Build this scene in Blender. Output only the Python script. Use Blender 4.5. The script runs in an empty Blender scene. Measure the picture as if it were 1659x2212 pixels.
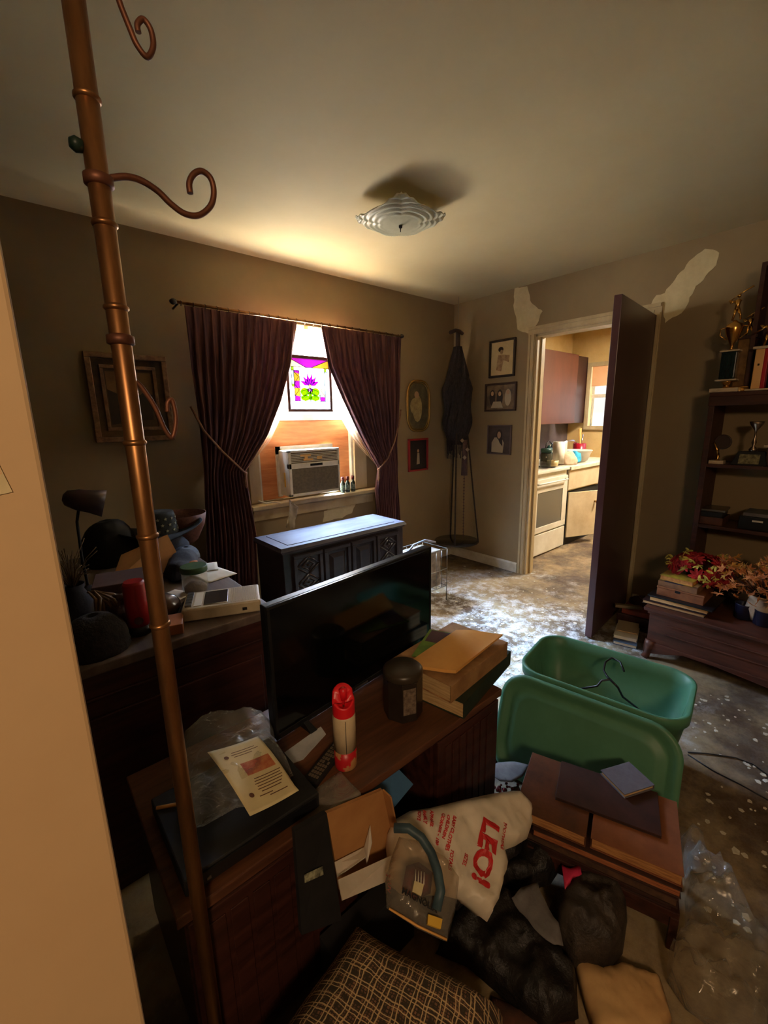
import bpy, bmesh, math, random
from mathutils import Vector, Matrix, noise
random.seed(7)
S = bpy.context.scene
COL = S.collection
PI = math.pi

# ------------------------------------------------------------------ camera
CX, CY, FPX = 829.5, 1106.0, 926.94
YAW, PIT, ROL, CAMH = 0.7104, 0.2108, -0.0187, 1.39
_F = Vector((math.sin(YAW)*math.cos(PIT), math.cos(YAW)*math.cos(PIT), -math.sin(PIT)))
_R = Vector((math.cos(YAW), -math.sin(YAW), 0)); _U = _R.cross(_F)
_A = _R*math.cos(ROL) + _U*math.sin(ROL); _B = _U*math.cos(ROL) - _R*math.sin(ROL)
EYE = Vector((0, 0, CAMH))
cam = bpy.data.objects.new('camera', bpy.data.cameras.new('camera')); COL.objects.link(cam)
cam.data.sensor_fit = 'HORIZONTAL'; cam.data.sensor_width = 36.0
cam.data.lens = FPX/1659*36.0; cam.data.clip_start = 0.02
m = Matrix((( _A.x, _B.x, -_F.x, 0), (_A.y, _B.y, -_F.y, 0), (_A.z, _B.z, -_F.z, CAMH), (0, 0, 0, 1)))
cam.matrix_world = m
S.camera = cam
S.view_settings.view_transform = 'Standard'; S.view_settings.look = 'None'
S.view_settings.exposure = 1.0; S.view_settings.gamma = 1.0
S.view_settings.use_curve_mapping = False

# ------------------------------------------------------------------ world: daylight sky above, sunlit ground below
W = bpy.data.worlds.new('world'); S.world = W; W.use_nodes = True
nt = W.node_tree; nt.nodes.clear()
o = nt.nodes.new('ShaderNodeOutputWorld'); b = nt.nodes.new('ShaderNodeBackground')
tc = nt.nodes.new('ShaderNodeTexCoord'); sx = nt.nodes.new('ShaderNodeSeparateXYZ'); cr = nt.nodes.new('ShaderNodeValToRGB')
nt.links.new(tc.outputs['Generated'], sx.inputs[0])
mr = nt.nodes.new('ShaderNodeMapRange'); mr.inputs[1].default_value = -1; mr.inputs[2].default_value = 1
nt.links.new(sx.outputs['Z'], mr.inputs[0]); nt.links.new(mr.outputs[0], cr.inputs[0])
e = cr.color_ramp.elements
e[0].position = 0.0; e[0].color = (0.62, 0.54, 0.42, 1)
e[1].position = 1.0; e[1].color = (0.50, 0.72, 1.25, 1)
for p, c in ((0.485, (1.12, 1.04, 0.92, 1)), (0.503, (.26, .25, .23, 1)), (0.62, (0.26, 0.28, .32, 1)), (0.68, (0.60, 0.75, 1.0, 1)), (0.76, (0.75, 1.05, 1.6, 1))):
    q = e.new(p); q.color = c
nt.links.new(cr.outputs[0], b.inputs[0]); b.inputs[1].default_value = 78.0
nt.links.new(b.outputs[0], o.inputs[0])

def area(name, loc, to, sx_, sy_, power, color, portal=False):
    l = bpy.data.lights.new(name, 'AREA'); l.shape = 'RECTANGLE'; l.size = sx_; l.size_y = sy_
    l.energy = power; l.color = color
    if portal: l.cycles.is_portal = True
    ob = bpy.data.objects.new(name, l); COL.objects.link(ob); ob.location = loc
    ob.rotation_euler = (Vector(to)-Vector(loc)).to_track_quat('-Z', 'Y').to_euler()
    return ob
# portals sit in the real window openings and only guide the daylight
area('window_portal', (1.70, 2.99, 1.75), (1.70, 0, 1.75), 0.86, 0.66, 1, (1, 1, 1), True)
area('kitchen_portal', (5.75, 2.1, 1.65), (0, 2.1, 1.65), 1.1, 0.75, 1, (1, 1, 1), True)
area('skylight_through_window', (1.25, 5.3, 4.7), (1.85, 2.9, 1.72), 2.4, 2.4, 13000, (0.40, 0.64, 1.0))
# added kitchen fill light, and one warm ceiling lamp in the hall behind the photographer
area('kitchen_fill_light', (4.9, 1.2, 2.38), (4.9, 1.2, 0), 0.5, 0.5, 60, (1.0, 0.88, 0.70))
area('hall_lamp_light', (-0.85, -1.35, 2.1), (0.8, 0.6, 0.4), 0.4, 0.3, 13, (1.0, 0.68, 0.40))

# ------------------------------------------------------------------ picture ray helpers (points on real surfaces)
def ray(px, py): return _F + _A*((px-CX)/FPX) - _B*((py-CY)/FPX)
def atz(px, py, z): d = ray(px, py); return EYE + d*((z-CAMH)/d.z)
def aty(px, py, y): d = ray(px, py); return EYE + d*(y/d.y)
def atx(px, py, x): d = ray(px, py); return EYE + d*(x/d.x)
def atp(px, py, P, N): d = ray(px, py); return EYE + d*((Vector(P)-EYE).dot(N)/d.dot(N))

# ------------------------------------------------------------------ materials
MATS = {}
def mat(name, c1, c2=None, rough=0.7, metal=0.0, scale=8.0, bump=0.0, stretch=(1, 1, 1), kind='noise', spec=0.5,
        trans=0.0, alpha=None, transl=0.0, emit=None, lo=0.35, hi=0.65, detail=6, coat=0.0, ior=1.45):
    if name in MATS: return MATS[name]
    M = bpy.data.materials.new(name); M.use_nodes = True; n = M.node_tree.nodes; L = M.node_tree.links
    P = n['Principled BSDF']; out = n['Material Output']
    P.inputs['Roughness'].default_value = rough; P.inputs['Metallic'].default_value = metal
    P.inputs['Specular IOR Level'].default_value = spec; P.inputs['Coat Weight'].default_value = coat
    P.inputs['IOR'].default_value = ior
    P.inputs['Base Color'].default_value = (*c1, 1)
    if trans: P.inputs['Transmission Weight'].default_value = trans
    if emit: P.inputs['Emission Color'].default_value = (*emit[0], 1); P.inputs['Emission Strength'].default_value = emit[1]
    if c2 is not None or bump:
        t = n.new('ShaderNodeTexCoord'); mp = n.new('ShaderNodeMapping'); mp.inputs['Scale'].default_value = stretch
        L.new(t.outputs['Object'], mp.inputs[0])
        if kind == 'wave':
            x = n.new('ShaderNodeTexWave'); x.inputs['Scale'].default_value = scale; x.inputs['Distortion'].default_value = 9
            x.inputs['Detail'].default_value = 3; x.inputs['Detail Scale'].default_value = 1.6; fac = x.outputs['Fac']
        elif kind == 'voronoi':
            x = n.new('ShaderNodeTexVoronoi'); x.inputs['Scale'].default_value = scale; fac = x.outputs['Distance']
        else:
            x = n.new('ShaderNodeTexNoise'); x.inputs['Scale'].default_value = scale; x.inputs['Detail'].default_value = detail
            x.inputs['Roughness'].default_value = 0.65; fac = x.outputs['Fac']
        L.new(mp.outputs[0], x.inputs['Vector'])
        if c2 is not None:
            r = n.new('ShaderNodeValToRGB'); r.color_ramp.elements[0].position = lo; r.color_ramp.elements[1].position = hi
            r.color_ramp.elements[0].color = (*c1, 1); r.color_ramp.elements[1].color = (*c2, 1)
            L.new(fac, r.inputs[0]); L.new(r.outputs[0], P.inputs['Base Color'])
        if bump:
            bp = n.new('ShaderNodeBump'); bp.inputs['Strength'].default_value = bump; bp.inputs['Distance'].default_value = 0.01
            L.new(fac, bp.inputs['Height']); L.new(bp.outputs[0], P.inputs['Normal'])
    sh = P.outputs[0]
    if transl:
        tr = n.new('ShaderNodeBsdfTranslucent'); tr.inputs[0].default_value = (*(c2 or c1), 1)
        mx = n.new('ShaderNodeMixShader'); mx.inputs[0].default_value = transl
        L.new(sh, mx.inputs[1]); L.new(tr.outputs[0], mx.inputs[2]); sh = mx.outputs[0]
    if alpha is not None:
        tb = n.new('ShaderNodeBsdfTransparent'); mx = n.new('ShaderNodeMixShader'); mx.inputs[0].default_value = alpha
        L.new(tb.outputs[0], mx.inputs[1]); L.new(sh, mx.inputs[2]); sh = mx.outputs[0]
    L.new(sh, out.inputs[0]); MATS[name] = M
    return M
def srgb(r, g, b):
    f = lambda v: (v/255/12.92) if v/255 <= 0.04045 else ((v/255+0.055)/1.055)**2.4
    return (f(r), f(g), f(b))
C = srgb
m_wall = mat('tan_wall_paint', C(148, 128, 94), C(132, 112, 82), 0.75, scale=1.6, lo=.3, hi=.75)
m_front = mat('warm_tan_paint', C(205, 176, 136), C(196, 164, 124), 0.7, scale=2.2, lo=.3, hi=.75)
m_ceil = mat('ceiling_paint', C(198, 182, 142), C(184, 166, 126), 0.8, scale=0.9, lo=.3, hi=.75)
m_plaster = mat('bare_plaster', C(214, 200, 160), C(196, 180, 140), 0.9, scale=9, bump=.25)
m_trim = mat('old_trim_paint', C(196, 178, 138), C(170, 148, 110), 0.5, scale=5, stretch=(1, 1, .3))
m_trimw = mat('white_trim_paint', C(216, 210, 192), C(186, 176, 152), 0.5, scale=7)
m_kwall = mat('yellow_kitchen_paint', C(214, 186, 128), C(196, 164, 104), 0.7, scale=3)
m_door = mat('maroon_door_veneer', C(84, 56, 56), C(68, 44, 46), 0.30, scale=3, stretch=(1, 1, .15))
m_dwood = mat('dark_red_wood', C(70, 38, 30), C(44, 22, 18), 0.38, scale=7, kind='noise', stretch=(.6, 6, 6))
m_bwood = mat('brown_wood_top', C(104, 66, 44), C(66, 38, 26), 0.42, scale=6, stretch=(.7, 7, 7))
m_chest = mat('chest_wood', C(92, 52, 38), C(56, 30, 22), 0.45, scale=5, stretch=(5, .6, 5))
m_shelf = mat('bookcase_wood', C(76, 40, 28), C(50, 26, 18), 0.5, scale=5, stretch=(5, .6, 5))
m_black = mat('black_plastic', C(20, 20, 22), None, 0.35)
m_blackm = mat('matte_black', C(26, 25, 27), C(16, 16, 18), 0.75, scale=20)
m_brass = mat('aged_brass', C(186, 136, 84), C(122, 84, 56), 0.36, metal=0.85, scale=12, stretch=(1, 1, .2))
m_copper = mat('copper_hook', C(124, 80, 60), C(92, 58, 44), 0.5, metal=0.6, scale=10)
m_gold = mat('trophy_gold', C(220, 170, 90), None, 0.22, metal=1.0)
m_curtain = mat('burgundy_curtain', C(118, 76, 70), C(74, 44, 50), 0.85, scale=11, stretch=(4, 4, .25), transl=0.2, lo=.4, hi=.6)
m_curtin2 = mat('cord_tan', C(150, 110, 84), C(110, 76, 58), 0.8, scale=40)
m_sheer = mat('lace_sheer', C(235, 225, 200), C(240, 200, 150), 0.9, scale=26, stretch=(3, 3, 1), transl=0.6, alpha=0.62)
m_ply = mat('plywood', C(206, 138, 82), C(170, 98, 52), 0.7, scale=4.5, stretch=(.8, 1, 6.5), lo=.3, hi=.7, detail=3)
m_acw = mat('yellowed_white_plastic', C(212, 202, 178), C(190, 176, 148), 0.5, scale=8)
m_acg = mat('grille_brown_grey', C(134, 118, 92), C(104, 90, 70), 0.6, scale=60)
m_glass = mat('window_glass', (1, 1, 1), None, 0.02, alpha=0.06)
def clear_film(name, tint=(.93, .91, .86), base=.10, edge=.62, scale=20):
    M = bpy.data.materials.new(name); M.use_nodes = True; n = M.node_tree.nodes; L = M.node_tree.links; P = n['Principled BSDF']
    P.inputs['Base Color'].default_value = (.62, .58, .50, 1); P.inputs['Roughness'].default_value = .10; P.inputs['Specular IOR Level'].default_value = 1.0; P.inputs['Metallic'].default_value = .25
    t = n.new('ShaderNodeTexCoord'); x = n.new('ShaderNodeTexNoise'); x.inputs['Scale'].default_value = scale; x.inputs['Detail'].default_value = 5; x.inputs['Distortion'].default_value = 1.5
    L.new(t.outputs['Object'], x.inputs['Vector']); bp = n.new('ShaderNodeBump'); bp.inputs['Strength'].default_value = .9; bp.inputs['Distance'].default_value = .012
    L.new(x.outputs['Fac'], bp.inputs['Height']); L.new(bp.outputs[0], P.inputs['Normal'])
    lw = n.new('ShaderNodeLayerWeight'); lw.inputs[0].default_value = .35; L.new(bp.outputs[0], lw.inputs['Normal'])
    mr_ = n.new('ShaderNodeMapRange'); L.new(lw.outputs['Facing'], mr_.inputs[0]); mr_.inputs[1].default_value = .25; mr_.inputs[2].default_value = .95; mr_.inputs[3].default_value = base; mr_.inputs[4].default_value = edge
    tb = n.new('ShaderNodeBsdfTransparent'); tb.inputs[0].default_value = (*tint, 1); mx = n.new('ShaderNodeMixShader'); L.new(mr_.outputs[0], mx.inputs[0]); L.new(tb.outputs[0], mx.inputs[1]); L.new(P.outputs[0], mx.inputs[2])
    L.new(mx.outputs[0], n['Material Output'].inputs[0]); MATS[name] = M; return M
m_clear = clear_film('clear_plastic')
m_white = mat('white_paper', C(222, 216, 202), C(204, 196, 178), 0.8, scale=6)
m_cream = mat('cream_paper', C(208, 194, 150), C(190, 174, 130), 0.7, scale=8)
m_navy = mat('blueblack_wood', C(52, 44, 46), C(32, 27, 30), 0.30, scale=5, stretch=(.6, 5, 5))
m_credtop = mat('credenza_top_veneer', C(74, 68, 76), C(46, 40, 46), 0.5, scale=4, stretch=(1, 3, 3))
m_tgreen = mat('green_tote_plastic', C(86, 138, 106), C(76, 124, 92), 0.45, scale=6, transl=.15)
m_chrome = mat('chrome', C(210, 210, 210), None, 0.12, metal=1)
m_steel = mat('dull_steel', C(130, 126, 120), None, 0.35, metal=.9)
m_tv = mat('tv_screen', C(6, 7, 8), None, 0.09, spec=.6)
m_stovew = mat('stove_enamel', C(226, 222, 206), C(206, 200, 180), 0.3, scale=5)
m_oveng = mat('oven_glass', C(96, 94, 86), None, 0.08, spec=.8)
m_cab = mat('cabinet_cherry', C(88, 42, 28), C(66, 30, 21), 0.45, scale=4, stretch=(1, 1, .3))
m_beige = mat('beige_laminate', C(206, 190, 158), C(186, 166, 132), 0.5, scale=5)
m_page = mat('page_edges', C(206, 176, 126), C(170, 138, 92), 0.85, scale=60, stretch=(.2, .2, 3))
m_redcap = mat('red_plastic', C(222, 30, 40), None, 0.35)
m_dred = mat('dark_red_plastic', C(150, 24, 30), None, 0.4)
m_card = mat('cardboard', C(176, 128, 76), C(158, 108, 62), 0.85, scale=6)
m_cardw = mat('white_card', C(206, 196, 180), C(188, 176, 158), 0.8, scale=8)
m_bluebox = mat('blue_folder_board', C(70, 112, 150), C(54, 92, 130), 0.6, scale=5)
m_bagp = mat('white_bag_plastic', C(232, 222, 202), C(214, 200, 176), 0.4, scale=6, bump=.2, transl=.2)
m_bagred = mat('red_bag_print', C(190, 36, 36), None, 0.5)
m_trash = mat('black_trash_plastic', C(36, 31, 28), C(20, 18, 18), 0.42, scale=26, bump=1.0)
m_tanp = mat('tan_paper_bag', C(196, 160, 108), C(176, 136, 86), 0.8, scale=5, bump=.3)
m_grey = mat('grey_cloth', C(116, 112, 110), C(86, 82, 82), 0.8, scale=10, bump=.3)
m_hose = mat('blue_grey_hose', C(62, 84, 92), C(48, 66, 74), 0.5, scale=30)
m_yellow = mat('yellow_tag', C(212, 170, 60), None, 0.6)
m_ink = mat('brown_ink', C(92, 60, 40), None, 0.8)
m_blackink = mat('black_ink', C(24, 22, 22), None, 0.7)
m_pink = mat('pink_plastic', C(206, 50, 90), None, 0.5)
m_olive = mat('olive_green_lid', C(58, 92, 50), C(44, 74, 40), 0.5, scale=20)
m_navyc = mat('navy_cloth', C(34, 34, 48), C(24, 24, 34), 0.85, scale=20, bump=.3)
m_lampg = mat('frosted_glass_shade', C(222, 220, 196), C(206, 202, 176), 0.35, scale=30, transl=.45)
m_leafo = mat('autumn_leaf_orange', C(214, 150, 92), C(168, 92, 50), 0.7, scale=30)
m_leafy = mat('yellow_green_leaf', C(206, 196, 96), C(176, 160, 70), 0.6, scale=20)
m_petal = mat('red_petal', C(206, 50, 56), C(140, 26, 40), 0.6, scale=18)
m_brownl = mat('brown_leather', C(96, 56, 34), C(66, 38, 24), 0.45, scale=18, bump=.2)
m_brownl2 = mat('tan_leather', C(132, 82, 52), C(112, 66, 42), 0.5, scale=12)
m_dkleather = mat('dark_leather', C(62, 36, 30), C(44, 26, 22), 0.5, scale=16)
m_greyc = mat('grey_book_cloth', C(96, 92, 98), C(84, 80, 86), 0.7, scale=40)
m_greencov = mat('dark_green_cover', C(42, 52, 38), C(30, 38, 28), 0.6, scale=20)
m_marbl = mat('worn_tan_cover', C(166, 128, 84), C(132, 94, 58), 0.6, scale=14)
m_mani = mat('manila_envelope', C(222, 168, 92), C(208, 150, 76), 0.7, scale=4)
m_picd = mat('old_picture_print', C(110, 80, 48), C(60, 42, 28), 0.5, scale=5)
m_pframe = mat('brown_gold_frame', C(150, 112, 76), C(104, 72, 48), 0.45, scale=30)
m_dframe = mat('dark_frame', C(40, 28, 20), None, 0.4)
m_rframe = mat('red_frame', C(140, 30, 34), None, 0.5)
m_cork = mat('floor_chip', C(225, 220, 205), C(190, 180, 155), 0.9, scale=20)

# dirty subfloor
def floor_mat():
    M = bpy.data.materials.new('grimy_subfloor'); M.use_nodes = True; n = M.node_tree.nodes; L = M.node_tree.links
    P = n['Principled BSDF']; t = n.new('ShaderNodeTexCoord')
    def N(s, d=8, r=.6):
        x = n.new('ShaderNodeTexNoise'); x.inputs['Scale'].default_value = s; x.inputs['Detail'].default_value = d
        x.inputs['Roughness'].default_value = r; L.new(t.outputs['Object'], x.inputs['Vector']); return x
    def ramp(src, st):
        r = n.new('ShaderNodeValToRGB'); el = r.color_ramp.elements
        el[0].position, el[0].color = st[0][0], (*st[0][1], 1); el[1].position, el[1].color = st[-1][0], (*st[-1][1], 1)
        for p, c in st[1:-1]:
            q = el.new(p); q.color = (*c, 1)
        L.new(src, r.inputs[0]); return r
    base = ramp(N(1.5, 12, .7).outputs['Fac'], [(.36, C(60, 44, 32)), (.45, C(96, 78, 56)), (.54, C(146, 126, 92)), (.70, C(180, 162, 126))])
    fleck = ramp(N(11, 14, .82).outputs['Fac'], [(.47, (0, 0, 0)), (.53, (.55, .55, .55)), (.60, (1, 1, 1))])
    # dust flecks painted thicker where window light falls, so the lit patch looks paler
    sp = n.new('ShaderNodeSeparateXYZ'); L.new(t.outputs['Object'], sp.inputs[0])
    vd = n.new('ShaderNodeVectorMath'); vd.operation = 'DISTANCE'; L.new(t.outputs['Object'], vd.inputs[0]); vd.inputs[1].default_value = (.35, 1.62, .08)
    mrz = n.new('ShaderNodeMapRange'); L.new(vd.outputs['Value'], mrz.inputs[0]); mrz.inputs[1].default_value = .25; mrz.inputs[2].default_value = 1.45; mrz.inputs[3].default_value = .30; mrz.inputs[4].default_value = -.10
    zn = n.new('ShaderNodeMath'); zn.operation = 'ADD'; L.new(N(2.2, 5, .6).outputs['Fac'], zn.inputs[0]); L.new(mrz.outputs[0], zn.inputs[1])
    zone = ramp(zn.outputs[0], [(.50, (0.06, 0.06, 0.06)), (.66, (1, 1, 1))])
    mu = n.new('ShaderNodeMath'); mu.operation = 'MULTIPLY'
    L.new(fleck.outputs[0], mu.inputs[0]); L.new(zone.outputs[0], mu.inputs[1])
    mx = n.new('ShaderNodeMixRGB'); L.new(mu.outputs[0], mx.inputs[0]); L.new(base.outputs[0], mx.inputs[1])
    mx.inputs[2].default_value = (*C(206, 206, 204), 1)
    L.new(mx.outputs[0], P.inputs['Base Color']); P.inputs['Roughness'].default_value = .72
    bp = n.new('ShaderNodeBump'); bp.inputs['Strength'].default_value = .35; bp.inputs['Distance'].default_value = .01
    L.new(fleck.outputs[0], bp.inputs['Height']); L.new(bp.outputs[0], P.inputs['Normal'])
    return M
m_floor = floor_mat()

def plaid_mat():
    M = bpy.data.materials.new('brown_plaid_weave'); M.use_nodes = True; n = M.node_tree.nodes; L = M.node_tree.links
    P = n['Principled BSDF']; P.inputs['Roughness'].default_value = .9
    t = n.new('ShaderNodeUVMap'); s = n.new('ShaderNodeSeparateXYZ'); L.new(t.outputs[0], s.inputs[0])
    def stripe(sock, freq, w, off=0.0):
        a = n.new('ShaderNodeMath'); a.operation = 'MULTIPLY_ADD'; a.inputs[1].default_value = freq; a.inputs[2].default_value = off
        L.new(sock, a.inputs[0]); f = n.new('ShaderNodeMath'); f.operation = 'FRACT'; L.new(a.outputs[0], f.inputs[0])
        g = n.new('ShaderNodeMath'); g.operation = 'LESS_THAN'; g.inputs[1].default_value = w; L.new(f.outputs[0], g.inputs[0]); return g.outputs[0]
    def mx(a, b2):
        q = n.new('ShaderNodeMath'); q.operation = 'MAXIMUM'; L.new(a, q.inputs[0]); L.new(b2, q.inputs[1]); return q.outputs[0]
    u, v = s.outputs['X'], s.outputs['Y']
    nz = n.new('ShaderNodeTexNoise'); nz.inputs['Scale'].default_value = 7; nz.inputs['Detail'].default_value = 4
    L.new(t.outputs[0], nz.inputs['Vector'])
    wv = n.new('ShaderNodeMixRGB'); wv.blend_type = 'ADD'; wv.inputs[0].default_value = .05; L.new(t.outputs[0], wv.inputs[1]); L.new(nz.outputs['Color'], wv.inputs[2])
    s2 = n.new('ShaderNodeSeparateXYZ'); L.new(wv.outputs[0], s2.inputs[0]); u, v = s2.outputs['X'], s2.outputs['Y']
    lines = mx(mx(stripe(u, 15, .09), stripe(u, 15, .07, .28)), mx(stripe(v, 15, .09), stripe(v, 15, .07, .28)))
    fine = mx(stripe(u, 64, .35), stripe(v, 64, .35))
    r = n.new('ShaderNodeValToRGB'); r.color_ramp.elements[0].color = (*C(54, 42, 30), 1); r.color_ramp.elements[1].color = (*C(128, 90, 66), 1)
    r.color_ramp.elements[0].position = .42; r.color_ramp.elements[1].position = .62
    n2 = n.new('ShaderNodeTexNoise'); n2.inputs['Scale'].default_value = 26; n2.inputs['Detail'].default_value = 3; L.new(t.outputs[0], n2.inputs['Vector'])
    L.new(n2.outputs['Fac'], r.inputs[0])
    m0 = n.new('ShaderNodeMixRGB'); L.new(fine, m0.inputs[0]); L.new(r.outputs[0], m0.inputs[1]); m0.inputs[2].default_value = (*C(52, 42, 28), 1)
    m1 = n.new('ShaderNodeMixRGB'); L.new(lines, m1.inputs[0]); L.new(m0.outputs[0], m1.inputs[1]); m1.inputs[2].default_value = (*C(186, 158, 116), 1)
    L.new(m1.outputs[0], P.inputs['Base Color']); return M
m_plaid = plaid_mat()

# ------------------------------------------------------------------ mesh builder
class MB:
    def __init__(s, M=None): s.bm = bmesh.new(); s.M = M or Matrix()
    def v(s, p): return s.bm.verts.new(s.M @ Vector(p))
    def face(s, ps, mi=0):
        try:
            f = s.bm.faces.new([s.v(p) for p in ps]); f.material_index = mi; return f
        except ValueError: return None
    def box(s, a, b, mi=0):
        (x0, y0, z0), (x1, y1, z1) = a, b
        c = [s.v(p) for p in ((x0,y0,z0),(x1,y0,z0),(x1,y1,z0),(x0,y1,z0),(x0,y0,z1),(x1,y0,z1),(x1,y1,z1),(x0,y1,z1))]
        for q in ((3,2,1,0),(4,5,6,7),(0,1,5,4),(1,2,6,5),(2,3,7,6),(3,0,4,7)):
            s.bm.faces.new([c[i] for i in q]).material_index = mi
        return s
    def hexa(s, lo, hi, mi=0):                     # bottom ring and top ring of equal length
        a = [s.v(p) for p in lo]; b2 = [s.v(p) for p in hi]; n = len(a)
        s.bm.faces.new(a[::-1]).material_index = mi; s.bm.faces.new(b2).material_index = mi
        for i in range(n): s.bm.faces.new((a[i], a[(i+1)%n], b2[(i+1)%n], b2[i])).material_index = mi
        return s
    def tube(s, pts, r, n=10, cap=True, mi=0):
        pts = [Vector(p) for p in pts]; rs = r if isinstance(r, (list, tuple)) else [r]*len(pts)
        rings = []; up = None
        for i, p in enumerate(pts):
            d = (pts[min(i+1, len(pts)-1)] - pts[max(i-1, 0)]).normalized()
            if up is None: up = d.orthogonal().normalized()
            up = (up - d*up.dot(d)).normalized() if (up - d*up.dot(d)).length > 1e-5 else d.orthogonal().normalized()
            w = d.cross(up)
            rings.append([s.v(p + (up*math.cos(2*PI*k/n) + w*math.sin(2*PI*k/n))*rs[i]) for k in range(n)])
        for a, b2 in zip(rings, rings[1:]):
            for k in range(n):
                f = s.bm.faces.new((a[k], a[(k+1)%n], b2[(k+1)%n], b2[k])); f.smooth = True; f.material_index = mi
        if cap:
            s.bm.faces.new(rings[0][::-1]).material_index = mi; s.bm.faces.new(rings[-1]).material_index = mi
        return s
    def lathe(s, prof, c=(0, 0, 0), n=24, cap=True, mi=0, smooth=True):
        rings = [[s.v((c[0]+r*math.cos(2*PI*k/n), c[1]+r*math.sin(2*PI*k/n), c[2]+z)) for k in range(n)] for r, z in prof]
        for a, b2 in zip(rings, rings[1:]):
            for k in range(n):
                f = s.bm.faces.new((a[k], a[(k+1)%n], b2[(k+1)%n], b2[k])); f.smooth = smooth; f.material_index = mi
        if cap:
            s.bm.faces.new(rings[0][::-1]).material_index = mi; s.bm.faces.new(rings[-1]).material_index = mi
        return s
    def grid(s, fn, nu, nv, mi=0, uv=False):
        vs = [[s.v(fn(i/nu, j/nv)) for j in range(nv+1)] for i in range(nu+1)]
        lay = s.bm.loops.layers.uv.verify() if uv else None
        for i in range(nu):
            for j in range(nv):
                f = s.bm.faces.new((vs[i][j], vs[i+1][j], vs[i+1][j+1], vs[i][j+1])); f.smooth = True; f.material_index = mi
                if uv:
                    for lp, q in zip(f.loops, ((i, j), (i+1, j), (i+1, j+1), (i, j+1))): lp[lay].uv = (q[0]/nu, q[1]/nv)
        return s
    def sheet(s, pts, N, cut=0.02, amp=0.01, freq=8, mi=0, seed=0, fold=0.0):   # crumpled sheet filled from an outline
        bm2 = bmesh.new(); vs = [bm2.verts.new(Vector(p)) for p in pts]; bm2.faces.new(vs)
        bmesh.ops.triangulate(bm2, faces=bm2.faces[:])
        for _ in range(7):
            es = [e2 for e2 in bm2.edges if e2.calc_length() > cut*1.6]
            if not es or len(bm2.verts) > 6000: break
            bmesh.ops.subdivide_edges(bm2, edges=es, cuts=1); bmesh.ops.triangulate(bm2, faces=[f for f in bm2.faces if len(f.verts) > 3])
        N = Vector(N).normalized()
        for v in bm2.verts: v.co += N*disp(v.co, amp, freq, seed, fold)
        mp = {}
        for v in bm2.verts: mp[v] = s.v(v.co)
        for f in bm2.faces:
            g = s.bm.faces.new([mp[v] for v in f.verts]); g.smooth = True; g.material_index = mi
        bm2.free(); return s
    def puff(s, pts, N, h, back=0.0, cut=0.02, amp=0.01, freq=8, seed=0, w=.1, fold=0.0, mi=0, sag=1.0):
        bm2 = bmesh.new(); vs = [bm2.verts.new(Vector(p)) for p in pts]; bm2.faces.new(vs)
        bmesh.ops.triangulate(bm2, faces=bm2.faces[:])
        for _ in range(7):
            es = [e2 for e2 in bm2.edges if e2.calc_length() > cut*1.6]
            if not es or len(bm2.verts) > 5000: break
            bmesh.ops.subdivide_edges(bm2, edges=es, cuts=1); bmesh.ops.triangulate(bm2, faces=[f for f in bm2.faces if len(f.verts) > 3])
        N = Vector(N).normalized(); P = [Vector(p) for p in pts]; up = {}; dn = {}
        for v in bm2.verts:
            d_ = 1e9
            for i in range(len(P)):
                a, b2 = P[i], P[(i+1) % len(P)]; ab = b2-a; t = max(0, min(1, (v.co-a).dot(ab)/max(ab.length_squared, 1e-9)))
                d_ = min(d_, (v.co-a-ab*t).length)
            k = min(1, d_/w); k = math.sqrt(max(0, 1-(1-k)**2)); dd = disp(v.co, amp, freq, seed, fold)
            bd = v.is_boundary
            up[v] = s.v(v.co+N*(h*k+dd*(0 if bd else (.4+.6*k))))
            dn[v] = up[v] if bd else s.v(v.co-N*(back*k))
        for f in bm2.faces:
            g = s.bm.faces.new([up[v] for v in f.verts]); g.smooth = True; g.material_index = mi
            try: g = s.bm.faces.new([dn[v] for v in f.verts][::-1]); g.smooth = True; g.material_index = mi
            except ValueError: pass
        bm2.free(); return s
    def build(s, name, mats, parent=None, bevel=0, solid=0, sub=0, keepn=False):
        if not keepn: bmesh.ops.recalc_face_normals(s.bm, faces=s.bm.faces[:])
        off = parent_world(parent) if parent else None
        if off is None:
            bb = [v.co for v in s.bm.verts]
            off = Vector(((min(p.x for p in bb)+max(p.x for p in bb))/2, (min(p.y for p in bb)+max(p.y for p in bb))/2, min(p.z for p in bb)))
            origin = off
        else: origin = Vector((0, 0, 0))
        bmesh.ops.translate(s.bm, verts=s.bm.verts[:], vec=-off)
        me = bpy.data.meshes.new(name); s.bm.to_mesh(me); s.bm.free()
        for mm in (mats if isinstance(mats, (list, tuple)) else [mats]): me.materials.append(mm)
        ob = bpy.data.objects.new(name, me); COL.objects.link(ob); ob.location = origin
        if parent: ob.parent = parent
        if solid:
            q = ob.modifiers.new('thickness', 'SOLIDIFY'); q.thickness = solid; q.offset = 0
        if bevel:
            q = ob.modifiers.new('bevel', 'BEVEL'); q.width = bevel; q.segments = 2; q.limit_method = 'ANGLE'
        if sub:
            q = ob.modifiers.new('subsurf', 'SUBSURF'); q.levels = sub; q.render_levels = sub
        return ob
def disp(p, amp, freq, seed=0, fold=0.0):
    q = Vector((p.x*freq+seed*7.3, p.y*freq-seed*3.1, p.z*freq+seed))
    v = noise.noise(q) + .5*abs(noise.noise(q*2.3)) + .25*noise.noise(q*4.7)
    if fold: v += fold*(1-2*abs(noise.noise(q*.9+Vector((5, 5, 5))))) + fold*.55*(1-2*abs(noise.noise(q*2.1+Vector((1, 9, 5))))) + fold*.3*(1-2*abs(noise.noise(q*4.4+Vector((3, 2, 8)))))
    return v*amp
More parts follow.
